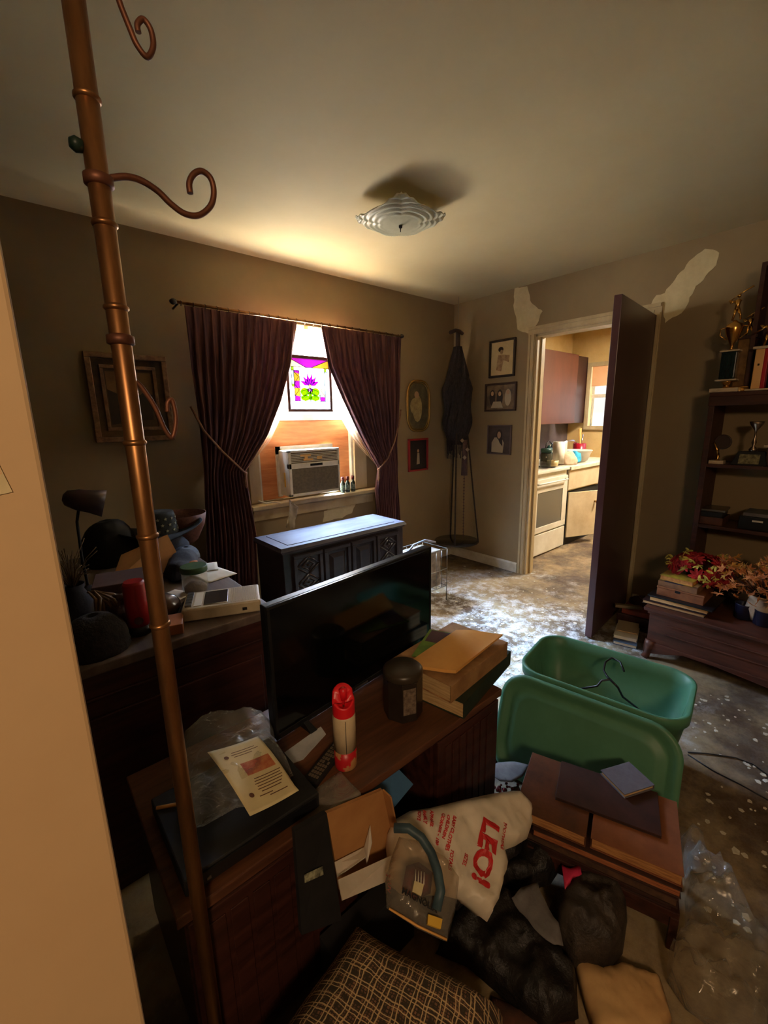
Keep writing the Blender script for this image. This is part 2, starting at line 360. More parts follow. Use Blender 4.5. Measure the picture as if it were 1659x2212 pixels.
def parent_world(o2):
    p = Vector(o2.location)
    while o2.parent: o2 = o2.parent; p += Vector(o2.location)
    return p
def tag(o2, label, cat, group=None, kind=None):
    o2['label'] = label; o2['category'] = cat
    if group: o2['group'] = group
    if kind: o2['kind'] = kind
    return o2
def thing(name, label, cat, loc, group=None):
    o2 = bpy.data.objects.new(name, None); COL.objects.link(o2); o2.location = loc; o2.empty_display_size = .05
    return tag(o2, label, cat, group)
def struct(name, mb, mats, **k):
    ob = mb.build(name, mats, **k); ob['kind'] = 'structure'; return ob
def FR(o2, x, z=(0, 0, 1)):       # frame with local x along x and local z along z
    x = Vector(x).normalized(); z = Vector(z).normalized(); y = z.cross(x).normalized(); x = y.cross(z).normalized()
    return Matrix(((x.x, y.x, z.x, o2[0]), (x.y, y.y, z.y, o2[1]), (x.z, y.z, z.z, o2[2]), (0, 0, 0, 1)))
def text(name, s, size, M, mt, parent, bold=0.0, ext=0.0006, warp=None, sx_=1.0):
    cu = bpy.data.curves.new(name, 'FONT'); cu.body = s; cu.size = size; cu.extrude = ext; cu.offset = bold
    cu.resolution_u = 3
    tmp = bpy.data.objects.new('tmp', cu); COL.objects.link(tmp)
    me = bpy.data.meshes.new_from_object(tmp, depsgraph=bpy.context.evaluated_depsgraph_get())
    bpy.data.objects.remove(tmp); bpy.data.curves.remove(cu)
    off = parent_world(parent)
    bm = bmesh.new(); bm.from_mesh(me)
    if warp:
        bmesh.ops.subdivide_edges(bm, edges=[e2 for e2 in bm.edges if e2.calc_length() > .012], cuts=2)
    for v in bm.verts:
        v.co.x *= sx_
        p = M @ v.co
        if warp: p = warp(p)
        v.co = p - off
    bm.to_mesh(me); bm.free(); me.materials.clear(); me.materials.append(mt)
    ob = bpy.data.objects.new(name, me); COL.objects.link(ob); ob.parent = parent
    return ob

RW, RD, RH = 3.356, 2.835, 2.435
# ================================================================== SETTING
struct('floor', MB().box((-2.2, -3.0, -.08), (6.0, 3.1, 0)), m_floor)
struct('ceiling', MB().box((-2.2, -3.0, RH), (6.0, 3.1, RH+.1)), m_ceil)
# back wall with the window opening (x 1.29..2.12, z .84..2.06)
wx0, wx1, wz0, wz1 = 1.29, 2.12, .84, 2.06
wb = MB(); Y0, Y1 = RD, RD+.14
wb.box((-2.2, Y0, 0), (wx0, Y1, RH)); wb.box((wx1, Y0, 0), (RW+.12, Y1, RH)); wb.box((wx0, Y0, 0), (wx1, Y1, wz0)); wb.box((wx0, Y0, wz1), (wx1, Y1, RH))
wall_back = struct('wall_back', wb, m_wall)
# right wall with doorway (y 1.14..1.975, z 0..2.045)
dy0, dy1, dz1 = 1.14, 1.975, 2.045
wr = MB(); wr.box((RW, -3, 0), (RW+.12, dy0, RH)); wr.box((RW, dy1, 0), (RW+.12, RD, RH)); wr.box((RW, dy0, dz1), (RW+.12, dy1, RH))
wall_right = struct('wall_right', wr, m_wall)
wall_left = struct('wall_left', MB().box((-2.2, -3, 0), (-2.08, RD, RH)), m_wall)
struct('wall_front', MB().box((-2.08, -3.1, 0), (RW, -3.0, RH)), m_front)
part = struct('wall_partition', MB().box((-2.08, .50, 0), (.0205, .60, RH)), m_front, bevel=.004)
# kitchen shell
kx1 = 5.72
kw = MB(); kw.box((RW+.12, RD, 0), (6.0, RD+.14, RH))
struct('wall_kitchen_back', kw, m_kwall)
kz0, kz1, ky0, ky1 = 1.27, 2.0, 1.55, 2.56
kr = MB(); kr.box((kx1, -.5, 0), (kx1+.12, ky0, RH)); kr.box((kx1, ky1, 0), (kx1+.12, RD, RH)); kr.box((kx1, ky0, 0), (kx1+.12, ky1, kz0)); kr.box((kx1, ky0, kz1), (kx1+.12, ky1, RH))
struct('wall_kitchen_right', kr, m_kwall)
struct('wall_kitchen_front', MB().box((RW+.12, -.6, 0), (6.0, -.5, RH)), m_kwall)
# bare plaster patches (paint peeled off in shaped areas), child of the wall
def patch(name, pts, N, wall, mt=m_plaster, th=.0015, seed=1):
    mb = MB(); N = Vector(N)
    c = sum(pts, Vector())/len(pts); out = []
    n = len(pts)
    for i in range(n):
        a, b2 = pts[i], pts[(i+1) % n]; k = max(1, int((b2-a).length/.02))
        for j in range(k):
            p = a.lerp(b2, j/k); t = N.cross(b2-a).normalized()
            out.append(p + t*noise.noise(p*26+Vector((seed, 0, 0)))*.012)
    mb.hexa([p+N*.0 for p in out], [p+N*th for p in out])
    return mb.build(name, mt, wall)
patch('peeled_paint_patch', [atx(x, y, RW) for x, y in ((1112, 622), (1140, 618), (1146, 655), (1172, 672), (1160, 700), (1144, 722), (1118, 712), (1110, 660))], (-1, 0, 0), wall_right)
patch('peeled_paint_patch', [atx(x, y, RW) for x, y in ((1524, 536), (1554, 546), (1545, 572), (1520, 605), (1505, 618), (1480, 668), (1462, 682), (1436, 698), (1430, 655), (1408, 658), (1418, 637), (1436, 633), (1452, 610), (1490, 565))], (-1, 0, 0), wall_right, seed=5)
patch('peeled_paint_patch', [aty(x, y, RD) for x, y in ((700, 1103), (735, 1093), (768, 1089), (760, 1108), (735, 1120), (716, 1123), (698, 1128))], (0, -1, 0), wall_back, seed=9)
for pp in (((-0.0, 0), (18, -16), (14, 34), (-2, 48), (-16, 20)),):
    patch('peeled_paint_patch', [aty(0+x, 1020+y, .5) for x, y in pp], (0, -1, 0), part, seed=3)
# baseboards
def baseboard(name, a, b2, N):
    a, b2, N = Vector(a), Vector(b2), Vector(N)
    prof = [(0, 0), (.014, 0), (.014, .075), (.008, .088), (0, .09)]
    mb = MB(); mb.hexa([a+N*d+Vector((0, 0, z)) for d, z in prof], [b2+N*d+Vector((0, 0, z)) for d, z in prof]); return struct(name, mb, m_trimw)
baseboard('baseboard_right', (RW, dy1+.07, 0), (RW, RD, 0), (-1, 0, 0))
baseboard('baseboard_right_front', (RW, -3, 0), (RW, dy0-.07, 0), (-1, 0, 0))
baseboard('baseboard_back', (-2.08, RD, 0), (RW, RD, 0), (0, -1, 0))
# door casing and jamb
def casing(name, mt):
    mb = MB(); w = .062
    def prof(d0, d1, z0, z1, head=False):
        for (o0, o1, t) in ((0, w, .012), (.006, .02, .018), (.038, .056, .02)):
            if not head:
                for s_ in (0, 1):
                    y = (dy0-o1, dy0-o0) if s_ == 0 else (dy1+o0, dy1+o1)
                    mb.box((RW-t, y[0], 0), (RW, y[1], dz1))
            else: mb.box((RW-t-.001, dy0-o1-.001, dz1+o0), (RW, dy1+o1+.001, dz1+o1))
    prof(0, 0, 0, 0); prof(0, 0, 0, 0, True)
    mb.box((RW, dy0, 0), (RW+.12, dy0+.018, dz1)); mb.box((RW, dy1-.018, 0), (RW+.12, dy1, dz1)); mb.box((RW, dy0, dz1-.018), (RW+.12, dy1, dz1))
    mb.box((RW+.05, dy1-.03, 0), (RW+.085, dy1-.018, dz1-.018)); mb.box((RW+.05, dy0+.018, 0), (RW+.085, dy0+.03, dz1-.018))
    return struct(name, mb, mt)
casing('trim_1', m_trim)
# open door leaf
hx, hy = 3.335, 1.125; fx, fy = 2.615, 1.062
d = Vector((fx-hx, fy-hy, 0)).normalized(); L_ = .725
MD = FR((hx, hy, .012), d)
door = struct('door_1', MB(MD).box((0, -.021, 0), (L_, .021, 2.02)), m_door, bevel=.003)
hg = MB(MD)
for z in (.2, 1.75): hg.tube([(-.004, .0, z), (-.004, .0, z+.09)], .008, 8)
hg.build('hinge', m_steel, door)

# window 1 : frame, sashes, glass, sill
w1 = MB(); dpt = RD+.02
w1.box((wx0-.075, RD-.018, wz0-.0), (wx0, RD, wz1)); w1.box((wx1, RD-.018, wz0), (wx1+.12, RD, wz1)); w1.box((wx0-.08, RD-.02, wz1-.03), (wx1+.125, RD, wz1-.001))
win = struct('window_1', w1, m_trim)
s1 = MB()
s1.box((wx0, RD+.03, 1.40), (wx1, RD+.075, 1.445)); s1.box((wx0, RD+.03, wz1-.04), (wx1, RD+.075, wz1))
s1.box((wx0, RD+.03, 1.42), (wx0+.035, RD+.075, wz1)); s1.box((wx1-.035, RD+.03, 1.42), (wx1, RD+.075, wz1))
s1.build('window_sash', m_trimw, win)
s2 = MB(); s2.box((wx0, RD+.0, wz0), (wx0+.02, RD+.13, 1.42)); s2.box((wx1-.02, RD-.0, wz0), (wx1, RD+.13, 1.42)); s2.build('window_track', m_trimw, win)
MB().box((wx0+.03, RD+.05, 1.44), (wx1-.03, RD+.054, wz1-.03)).build('window_glass', m_glass, win)
s3 = MB(); s3.box((wx0-.10, RD-.085, wz0-.045), (wx1+.22, RD+.12, wz0-.012)); s3.build('window_sill', m_trim, win, bevel=.008)
s4 = MB(); s4.box((wx0-.07, RD-.02, wz0-.13), (wx1+.18, RD, wz0-.045)); s4.box((wx0-.07, RD-.03, wz0-.075), (wx1+.18, RD, wz0-.045)); s4.build('window_apron', m_trim, win)
# kitchen window
k1 = MB(); t_ = .05
for a, b2 in (((ky0-t_, kz0-t_), (ky1+t_, kz0)), ((ky0-t_, kz1), (ky1+t_, kz1+t_)), ((ky0-t_, kz0), (ky0, kz1)), ((ky1, kz0), (ky1+t_, kz1))):
    k1.box((kx1-.02, a[0], a[1]), (kx1, b2[0], b2[1]))
win2 = struct('window_2', k1, m_trim)
k2 = MB(); k2.box((kx1+.04, ky0, 1.62), (kx1+.07, ky1, 1.66)); k2.build('window_sash', m_trimw, win2)
def dusty():  # glass tinted dark to cut the daylight entering the kitchen
    M = bpy.data.materials.new('dimming_glass'); M.use_nodes = True; n = M.node_tree.nodes; Lk = M.node_tree.links
    tb = n.new('ShaderNodeBsdfTransparent'); tb.inputs[0].default_value = (.16, .16, .16, 1); Lk.new(tb.outputs[0], n['Material Output'].inputs[0]); return M
MB().box((kx1+.05, ky0, kz0), (kx1+.054, ky1, kz1)).build('window_glass', dusty(), win2)
MB().box((kx1-.004, ky0+.01, 1.76), (kx1-.001, ky1-.01, kz1)).build('roller_shade', mat('peach_shade', C(226, 186, 140), C(236, 200, 160), .8, scale=4, transl=.5), win2)

# ================================================================== WINDOW THINGS
ply = MB(); px0, px1 = wx0+.02, wx1-.02
acx = (1.455, 1.93); acz = (.865, 1.20)
ply.box((px0, RD+.035, wz0-.012), (acx[0], RD+.05, 1.40)); ply.box((acx[1], RD+.035, wz0-.012), (px1, RD+.05, 1.40)); ply.box((acx[0], RD+.035, acz[1]), (acx[1], RD+.05, 1.40)); ply.box((acx[0], RD+.035, wz0-.012), (acx[1], RD+.05, acz[0]))
tag(ply.build('plywood_board', m_ply), 'orange plywood sheet filling the lower half of the window around the air conditioner', 'board')
yf = RD-.16
A = {k: aty(*v_, yf) for k, v_ in dict(tl=(617, 975), tr=(728, 967), br=(736, 1059), bl=(630, 1074)).items()}
ax0, ax1 = A['bl'].x-.005, A['br'].x; az0, az1 = A['br'].z, A['tr'].z
acx0 = ax0
ac = thing('air_conditioner', 'yellowed white window air conditioner with brown grille set in the plywood', 'air conditioner', ((ax0+ax1)/2, RD-.05, az0))
MB().box((ax0, yf+.02, az0), (ax1, RD+.30, az1)).build('housing', m_acw, ac, bevel=.008)
fp = MB(); w_, h_ = ax1-ax0, az1-az0
def fbox(u0, u1, v0, v1, y0, y1): fp.box((ax0+u0*w_, y0, az0+v0*h_), (ax0+u1*w_, y1, az0+v1*h_))
fbox(0, 1, 0, .06, yf, yf+.03); fbox(0, 1, .95, 1, yf, yf+.03); fbox(0, .05, 0, 1, yf, yf+.03); fbox(.965, 1, 0, 1, yf, yf+.03); fbox(0, 1, .60, .72, yf, yf+.03)
fp.build('front_panel', m_acw, ac, bevel=.003)
gp = MB(); gp.box((ax0+.05*w_, yf+.012, az0+.05*h_), (ax1-.03*w_, yf+.02, az1-.05*h_))
for i in range(26):
    z = az0+.07*h_ + i*.53*h_/26; gp.box((ax0+.05*w_, yf+.004, z), (ax1-.035*w_, yf+.014, z+.0035))
gp.build('intake_grille', m_acg, ac)
vp = MB()
for i in range(6):
    z = az0+.74*h_ + i*.034*h_; vp.box((ax0+.05*w_, yf+.002, z), (ax1-.035*w_, yf+.014, z+.004))
vp.build('vent_louvres', m_acw, ac)
lf = MB(); 
for u0, u1, v0, v1 in ((.22, .42, .86, .90), (.30, .36, .80, .86), (.28, .46, .765, .80), (.54, .64, .78, .84)): lf.box((ax0+u0*w_, yf, az0+v0*h_), (ax0+u1*w_, yf+.003, az0+v1*h_))
lf.build('peeling_label_scraps', m_mani, ac)
MB().box((ax0+.40*w_, yf-.003, az0+.64*h_), (ax0+.64*w_, yf, az0+.69*h_)).build('display_window', m_black, ac)
fl = MB(); fa = aty(594, 965, RD-.006); fb = aty(716, 959, RD-.006)
fl.box((fa.x, RD-.02, az1-.03), (fb.x, RD-.004, fa.z)); fl.box((fa.x, RD-.02, az0-.01), (fa.x+.03, RD-.004, fa.z)); fl.build('mounting_flange', m_trimw, ac)
MB().box((ax0-.001, RD-.10, az0+.2*h_), (ax0+.001, RD-.08, az0+.52*h_)).build('side_label', m_yellow, ac)
cd = MB(); cp = [aty(*p, RD-.09) for p in ((606, 1086), (590, 1084), (575, 1087), (558, 1082))]
cd.tube(cp, .005, 8); cd.build('power_cord', m_trimw, ac)
# plastic strip tied on the sill
pl = MB(); P0 = RD-.10
pl.sheet([aty(x, y, P0) for x, y in ((624, 1078), (632, 1090), (644, 1095), (640, 1118), (636, 1140), (628, 1142), (624, 1120), (620, 1140), (618, 1138), (626, 1098))], (0, 1, 0), cut=.008, amp=.012, freq=30)
tag(pl.build('plastic_strip', mat('milky_plastic', C(210, 200, 180), None, .2, alpha=.55, transl=.3), solid=.001), 'crumpled milky plastic strip hanging below the air conditioner', 'plastic strip')
# bottles on sill
bz = wz0-.012
def bottle(px, label):
    p = aty(px, 1063, RD-.05); c = (p.x, RD-.05, bz)
    t = thing('small_bottle', label, 'bottle', c, 'brown glass bottles on the window sill')
    MB().lathe([(.017, 0), (.019, .004), (.019, .075), (.010, .09), (.010, .10)], c, 16).build('bottle_body', mat('dark_green_glass', C(30, 44, 32), None, .1, spec=.8), t)
    MB().lathe([(.0195, .02), (.0195, .062)], c, 16, cap=False).build('label', mat('bottle_label', C(120, 130, 110), C(50, 60, 50), .6, scale=60), t)
    MB().lathe([(.013, .10), (.013, .125), (.011, .128)], c, 16).build('cap', mat('dark_red_cap', C(90, 20, 20), None, .4), t)
bottle(741, 'small dark bottle nearest the air conditioner on the sill'); bottle(751.5, 'middle small dark bottle of three on the window sill'); bottle(763, 'right small dark bottle nearest the window casing')
# stained glass panel hung in window
SY = 2.745
q = [aty(*p, SY) for p in ((624, 765), (713, 768), (713, 890), (622, 888))]
gx0, gx1, gz0, gz1 = q[3].x, q[1].x, q[2].z, q[0].z
sg = thing('stained_glass_panel', 'framed stained glass panel with purple flower and green leaves hung in the window', 'stained glass', ((gx0+gx1)/2, SY, gz0))
fr = .021; f_ = MB()
f_.box((gx0, SY-.01, gz0), (gx1, SY+.01, gz0+fr)); f_.box((gx0, SY-.01, gz1-fr), (gx1, SY+.01, gz1)); f_.box((gx0, SY-.01, gz0+fr), (gx0+fr, SY+.01, gz1-fr)); f_.box((gx1-fr, SY-.01, gz0+fr), (gx1, SY+.01, gz1-fr))
f_.build('frame', mat('reddish_frame_wood', C(120, 76, 62), C(90, 54, 46), .5, scale=20), sg, bevel=.002)
def gl(name, c, a=.92): 
    M = bpy.data.materials.new(name); M.use_nodes = True; n = M.node_tree.nodes; Lk = M.node_tree.links
    tb = n.new('ShaderNodeBsdfTransparent'); tb.inputs[0].default_value = (*c, 1); tr = n.new('ShaderNodeBsdfTranslucent'); tr.inputs[0].default_value = (*c, 1)
    mx = n.new('ShaderNodeMixShader'); mx.inputs[0].default_value = .5; Lk.new(tb.outputs[0], mx.inputs[1]); Lk.new(tr.outputs[0], mx.inputs[2]); Lk.new(mx.outputs[0], n['Material Output'].inputs[0]); return M
g_cols = [gl('clear_cathedral_glass', (.22, .22, .215)), gl('violet_glass', (.0145, .0004, .0140)), gl('lime_glass', (.011, .020, .0004)), gl('amber_glass', (.026, .013, .0008)), gl('pale_blue_glass', (.028, .040, .046)), gl('peach_glass', (.055, .036, .018))]
gm = MB(); iw, ih = gx1-gx0-2*fr, gz1-gz0-2*fr
def G(u, v, dy=0): return (gx0+fr+u*iw, SY+dy, gz0+fr+v*ih)
layer = [0]
def pane(pts, mi):
    layer[0] += 1; gm.face([G(u, v, 0) for u, v in pts], mi)
# border pieces then the inner picture; panes tile without overlapping
pane([(0, 1), (1, 1), (.55, .83), (.42, .83)], 1); pane([(0, 1), (.42, .83), (0, .83)], 5); pane([(1, 1), (1, .83), (.55, .83)], 3)
pane([(0, .83), (.06, .83), (.06, .16), (0, .16)], 0); pane([(.94, .83), (1, .83), (1, .16), (.94, .16)], 0)
pane([(.06, .83), (.12, .83), (.12, .76), (.06, .76)], 2); pane([(.88, .83), (.94, .83), (.94, .76), (.88, .76)], 2); pane([(.12, .83), (.88, .83), (.88, .76), (.12, .76)], 0)
pane([(.06, .76), (.12, .76), (.12, .50), (.06, .50)], 4); pane([(.06, .50), (.12, .50), (.12, .44), (.06, .44)], 2); pane([(.06, .44), (.12, .44), (.12, .16), (.06, .16)], 0); pane([(.88, .76), (.94, .76), (.94, .16), (.88, .16)], 4)
pane([(.12, .76), (.25, .76), (.25, .70), (.12, .73)], 1); pane([(.12, .73), (.25, .70), (.25, .56), (.12, .56)], 3); pane([(.12, .56), (.25, .56), (.25, .42), (.12, .42)], 1); pane([(.12, .42), (.25, .42), (.25, .25), (.12, .28)], 3); pane([(.12, .28), (.25, .25), (.25, .16), (.12, .16)], 1)
pane([(.75, .76), (.88, .76), (.88, .42), (.75, .42)], 0); pane([(.75, .42), (.88, .42), (.88, .25), (.75, .25)], 5); pane([(.75, .25), (.88, .25), (.88, .16), (.75, .16)], 1)
pane([(0, .16), (1, .16), (1, 0), (0, 0)], 0)
pane([(.25, .76), (.75, .76), (.75, .70), (.25, .70)], 0)
# inner field: clear cells around a flower, leaves under it
cx_, cy_ = .5, .50
def petal(a, l, w):
    dx, dy = math.sin(a), math.cos(a)
    return [(cx_+dx*.03, cy_+dy*.03), (cx_+dx*l*.5-dy*w, cy_+dy*l*.5+dx*w), (cx_+dx*l, cy_+dy*l), (cx_+dx*l*.5+dy*w, cy_+dy*l*.5-dx*w)]
inner = MB()
pane([(.25, .70), (.75, .70), (.75, .43), (.25, .43)], 0); pane([(.25, .43), (.75, .43), (.75, .16), (.25, .16)], 0)
def over(pts, mi): inner.hexa([G(u, v, -.004) for u, v in pts], [G(u, v, -.002) for u, v in pts], mi)
gm.build('glass_panes', g_cols, sg, keepn=True)
cy_ = .46
for a in (-1.15, -.7, -.25, .25, .7, 1.15): over(petal(a, .26, .040), 0)
over(petal(2.7, .16, .03), 0); over(petal(3.6, .16, .03), 0)
over([(cx_+.035*math.cos(t*PI/5), cy_+.035*math.sin(t*PI/5)*1.2) for t in range(10)], 1)
for ex, ey, rx, ry in ((.365, .345, .105, .085), (.635, .345, .105, .085), (.375, .225, .115, .06), (.625, .225, .115, .06), (.5, .27, .045, .10)):
    over([(ex+rx*math.cos(t*PI/8), ey+ry*math.sin(t*PI/8)) for t in range(16)], 2)
inner.build('flower_panes', [gl('violet_glass_deep', (.22, .02, .27)), gl('peach_glass_disc', (.40, .22, .12)), gl('lime_glass_leaf', (.17, .27, .006))], sg)
ld = MB()
def lead(pts, r=.0021): ld.tube([G(u, v, -.004) for u, v in pts], r, 6)
for pts in ([(0, 1), (.42, .83), (.55, .83), (1, 1)], [(0, .83), (1, .83)], [(.06, .76), (.94, .76)], [(.06, .83), (.06, .16)], [(.12, .83), (.12, .16)], [(.88, .83), (.88, .16)], [(.94, .83), (.94, .16)], [(.25, .76), (.25, .16)], [(.75, .76), (.75, .16)], [(0, .16), (1, .16)], [(.25, .70), (.75, .70)], [(.1, .02), (.42, .12), (.58, .12), (.9, .02)], [(.25, .16), (.75, .16)]): lead(pts)
for s_ in (-1, 1):
    lead([(.5+s_*.25, .43), (.5+s_*.12, .46), (.5+s_*.02, .38), (.5, .30)]); lead([(.5, .32), (.5+s_*.10, .30), (.5+s_*.2, .22), (.5+s_*.25, .30)]); lead([(.5, .42), (.5+s_*.2, .36), (.5+s_*.24, .24)])
    lead([(.5+s_*.38, .74), (.5+s_*.27, .64), (.5+s_*.38, .50), (.5+s_*.27, .38), (.5+s_*.38, .26)])
for a in (-1.15, -.7, -.25, .25, .7, 1.15, 2.7, 3.6): p_ = petal(a, .26, .04); lead(p_+p_[:1], .0014)
lead([(.5, .42), (.5, .16)])
ld.build('lead_lines', m_blackm, sg)
for u in (.05, .95): MB().tube([G(u, 1.02), G(u, 1.42)], .001, 5).build('hanging_wire', m_steel, sg)

# curtain rod
RY = 2.715
ra, rb_ = aty(374, 650, RY), aty(868, 727, RY); rz = (ra.z+rb_.z)/2
rod = thing('curtain_rod', 'thin brass curtain rod with rings above the window', 'curtain rod', ((ra.x+rb_.x)/2, RY, rz))
MB().tube([(ra.x, RY, rz), (rb_.x, RY, rz)], .008, 12).build('rod', m_brass, rod)
for x in (ra.x, rb_.x): MB().tube([(x-.02, RY, rz), (x-.01, RY, rz), (x, RY, rz), (x+.01, RY, rz), (x+.02, RY, rz)], [.006, .014, .017, .014, .006], 12).build('finial', m_dframe, rod)
for x in (ra.x+.03, rb_.x-.03):
    MB().tube([(x, RY, rz), (x, RD, rz-.01)], .006, 8).build('bracket', m_dframe, rod)
for i in range(26):
    x = ra.x+.04 + i*(rb_.x-ra.x-.08)/25
    MB().tube([(x, RY+.0125*math.cos(t*PI/5), rz-.003+.0125*math.sin(t*PI/5)) for t in range(11)], .0018, 5).build('ring', m_dframe, rod)
# curtains
def interp(tab, z):
    tab = sorted(tab, key=lambda q_: -q_[0])
    if z >= tab[0][0]: return tab[0][1]
    for (z0, x0), (z1, x1) in zip(tab, tab[1:]):
        if z1 <= z <= z0: return x0+(x1-x0)*(z0-z)/(z0-z1)
    return tab[-1][1]
def edge(pts, y): return [(aty(*p, y).z, aty(*p, y).x) for p in pts]
def drape(L1, R1, y, ztop, zbot, n_pl, amp, tie_z, th=.0, seed=0):
    def fn(u, v):
        z = ztop+(zbot-ztop)*v; xl, xr = interp(L1, z), interp(R1, z); w = abs(xr-xl)
        sq = max(.25, min(1, w/.7)); ph = u*n_pl*2*PI
        jit = noise.noise(Vector((u*9+seed, z*1.2, seed)))
        a = amp*(1+.5*jit)*(.35+.65*min(1, v*6))
        x = xl+(xr-xl)*(u + .012*math.sin(ph*1.0+2*jit))
        yy = y + a*math.sin(ph+1.3*jit) + .3*a*math.sin(ph*2.3+z*5)
        near = max(0, 1-abs(z-tie_z)/.18)
        return (x, yy-.012*near, z)
    return fn
Ll = edge([(400, 655), (415, 800), (430, 900), (440, 1000), (447, 1200), (450, 1330)], RY)
Lr = edge([(640, 700), (628, 790), (608, 865), (578, 940), (527, 1018), (540, 1080), (553, 1150), (560, 1330)], RY)
Rl = edge([(693, 708), (710, 790), (740, 860), (778, 940), (817, 1012), (812, 1060), (816, 1115), (820, 1280)], RY)
Rr = edge([(866, 730), (864, 820), (860, 900), (856, 960), (856, 1010), (862, 1115), (870, 1250)], RY)
for nm, L1, R1, tz, label, tie, sd in (('l', Ll, Lr, 1.08, 'long burgundy curtain left of the window tied back to its left', ((412, 878), (440, 930), (480, 975), (512, 1005), (530, 1022)), 1),
                                   ('r', Rl, Rr, 1.02, 'long burgundy curtain right of the window tied back to its right', ((866, 885), (862, 915), (852, 955), (838, 990), (818, 1014)), 4)):
    xs = [q_[1] for q_ in L1]+[q_[1] for q_ in R1]
    ct = thing('curtain', label, 'curtain', (sum(xs)/len(xs), RY, .06), 'burgundy window curtains')
    MB().grid(drape(L1, R1, RY, rz-.012, .06, 13, .018, tz, seed=sd), 150, 60).build('drape', m_curtain, ct, solid=.003)
    tb_ = MB(); tb_.tube([aty(*p, RY-.035) for p in tie], .007, 8); tb_.build('tieback_cord', m_curtin2, ct)
    kn = aty(*tie[-1], RY-.02)
    MB().lathe([(.004, -.10), (.012, -.08), (.008, -.02), (.014, 0), (.004, .012)], kn, 12).build('tassel', m_curtin2, ct)
Sy = 2.79
sL = edge([(657, 712), (645, 765), (625, 850), (607, 900), (585, 950), (528, 1018), (552, 1140), (556, 1160)], Sy)
sR = edge([(665, 712), (683, 765), (712, 850), (735, 900), (762, 950), (818, 1012), (812, 1110)], Sy)
oL = [(z, interp(edge([(600, 690), (580, 850), (560, 930), (505, 1000), (520, 1150)], Sy), z)) for z in (2.05, 1.6, 1.3, 1.0, .6)]
oR = [(z, interp(edge([(735, 715), (765, 850), (800, 930), (835, 1000), (830, 1110)], Sy), z)) for z in (2.05, 1.6, 1.3, 1.0, .6)]
for L1, R1, zb, lb, sd in ((oL, sL, .62, 'patterned lace sheer behind the left burgundy curtain', 8), (sR, oR, .66, 'patterned lace sheer behind the right burgundy curtain', 3)):
    mb = MB().grid(drape(L1, R1, Sy, 2.05, zb, 7, .010, 1.0, seed=sd), 60, 40)
    tag(mb.build('sheer_curtain', m_sheer), lb, 'curtain', 'lace sheer curtains')

# ================================================================== PICTURES
def frame_pic(name, label, cat, c, ux, N, w, h, fw, fmat, mats, shapes, dep=.02, matte=None, tilt=0, frame_inner=None):
    """c: centre on wall, ux: horizontal axis, N: outward normal"""
    M0 = FR(c, ux, N) if abs(Vector(ux).cross(Vector(N)).z) > .5 else FR(c, ux, N)
    t = thing(name, label, cat, (c[0], c[1], c[2]-h/2))
    mb = MB(M0)
    mb.box((-w/2, -h/2, 0), (w/2, -h/2+fw, dep)); mb.box((-w/2, h/2-fw, 0), (w/2, h/2, dep)); mb.box((-w/2, -h/2+fw, 0), (-w/2+fw, h/2-fw, dep)); mb.box((w/2-fw, -h/2+fw, 0), (w/2, h/2-fw, dep))
    mb.build('frame', fmat, t, bevel=.003)
    if frame_inner:
        g, fw2, fm2 = frame_inner; w2, h2 = w-2*g, h-2*g; mb = MB(M0)
        mb.box((-w2/2, -h2/2, 0), (w2/2, -h2/2+fw2, dep*.8)); mb.box((-w2/2, h2/2-fw2, 0), (w2/2, h2/2, dep*.8)); mb.box((-w2/2, -h2/2+fw2, 0), (-w2/2+fw2, h2/2-fw2, dep*.8)); mb.box((w2/2-fw2, -h2/2+fw2, 0), (w2/2, h2/2-fw2, dep*.8))
        mb.build('inner_frame', fm2, t, bevel=.002)
    mb = MB(M0); mb.box((-w/2+fw*.8, -h/2+fw*.8, .002), (w/2-fw*.8, h/2-fw*.8, .008), 0)
    for k, (mi, pts) in enumerate(shapes):
        z0 = .008+.0004*(k+1); mb.hexa([(u*w, v*h, .007) for u, v in pts], [(u*w, v*h, z0) for u, v in pts], mi)
    mb.build('print', mats, t)
    return t
def ell(cx, cy, rx, ry, n=14): return [(cx+rx*math.cos(2*PI*k/n), cy+ry*math.sin(2*PI*k/n)) for k in range(n)]
X_, Nb, Nr = (1, 0, 0), (0, -1, 0), (-1, 0, 0); Yr = (0, -1, 0)
skin_ = mat('print_skin', C(176, 140, 108), None, .5); hair_ = mat('print_dark', C(50, 36, 28), None, .5); dress_ = mat('print_white', C(172, 154, 126), None, .5)
frame_pic('framed_picture', 'large double-framed dim landscape picture on the back wall behind the brass pole', 'picture', (.565, RD-.001, 1.535), X_, Nb, .40, .475, .028, m_pframe,
          [m_picd, mat('print_tree', C(58, 42, 28), None, .6), mat('print_sky', C(140, 104, 60), C(110, 78, 44), .6, scale=9)],
          [(2, [(-.28, .0), (.28, .05), (.28, .30), (-.28, .30)]), (1, [(-.02, -.25), (.25, -.25), (.27, 0), (.2, .1), (.08, .02)]), (1, [(-.28, -.3), (-.1, -.28), (-.16, .05), (-.28, .1)])], dep=.03, frame_inner=(.062, .018, m_pframe))
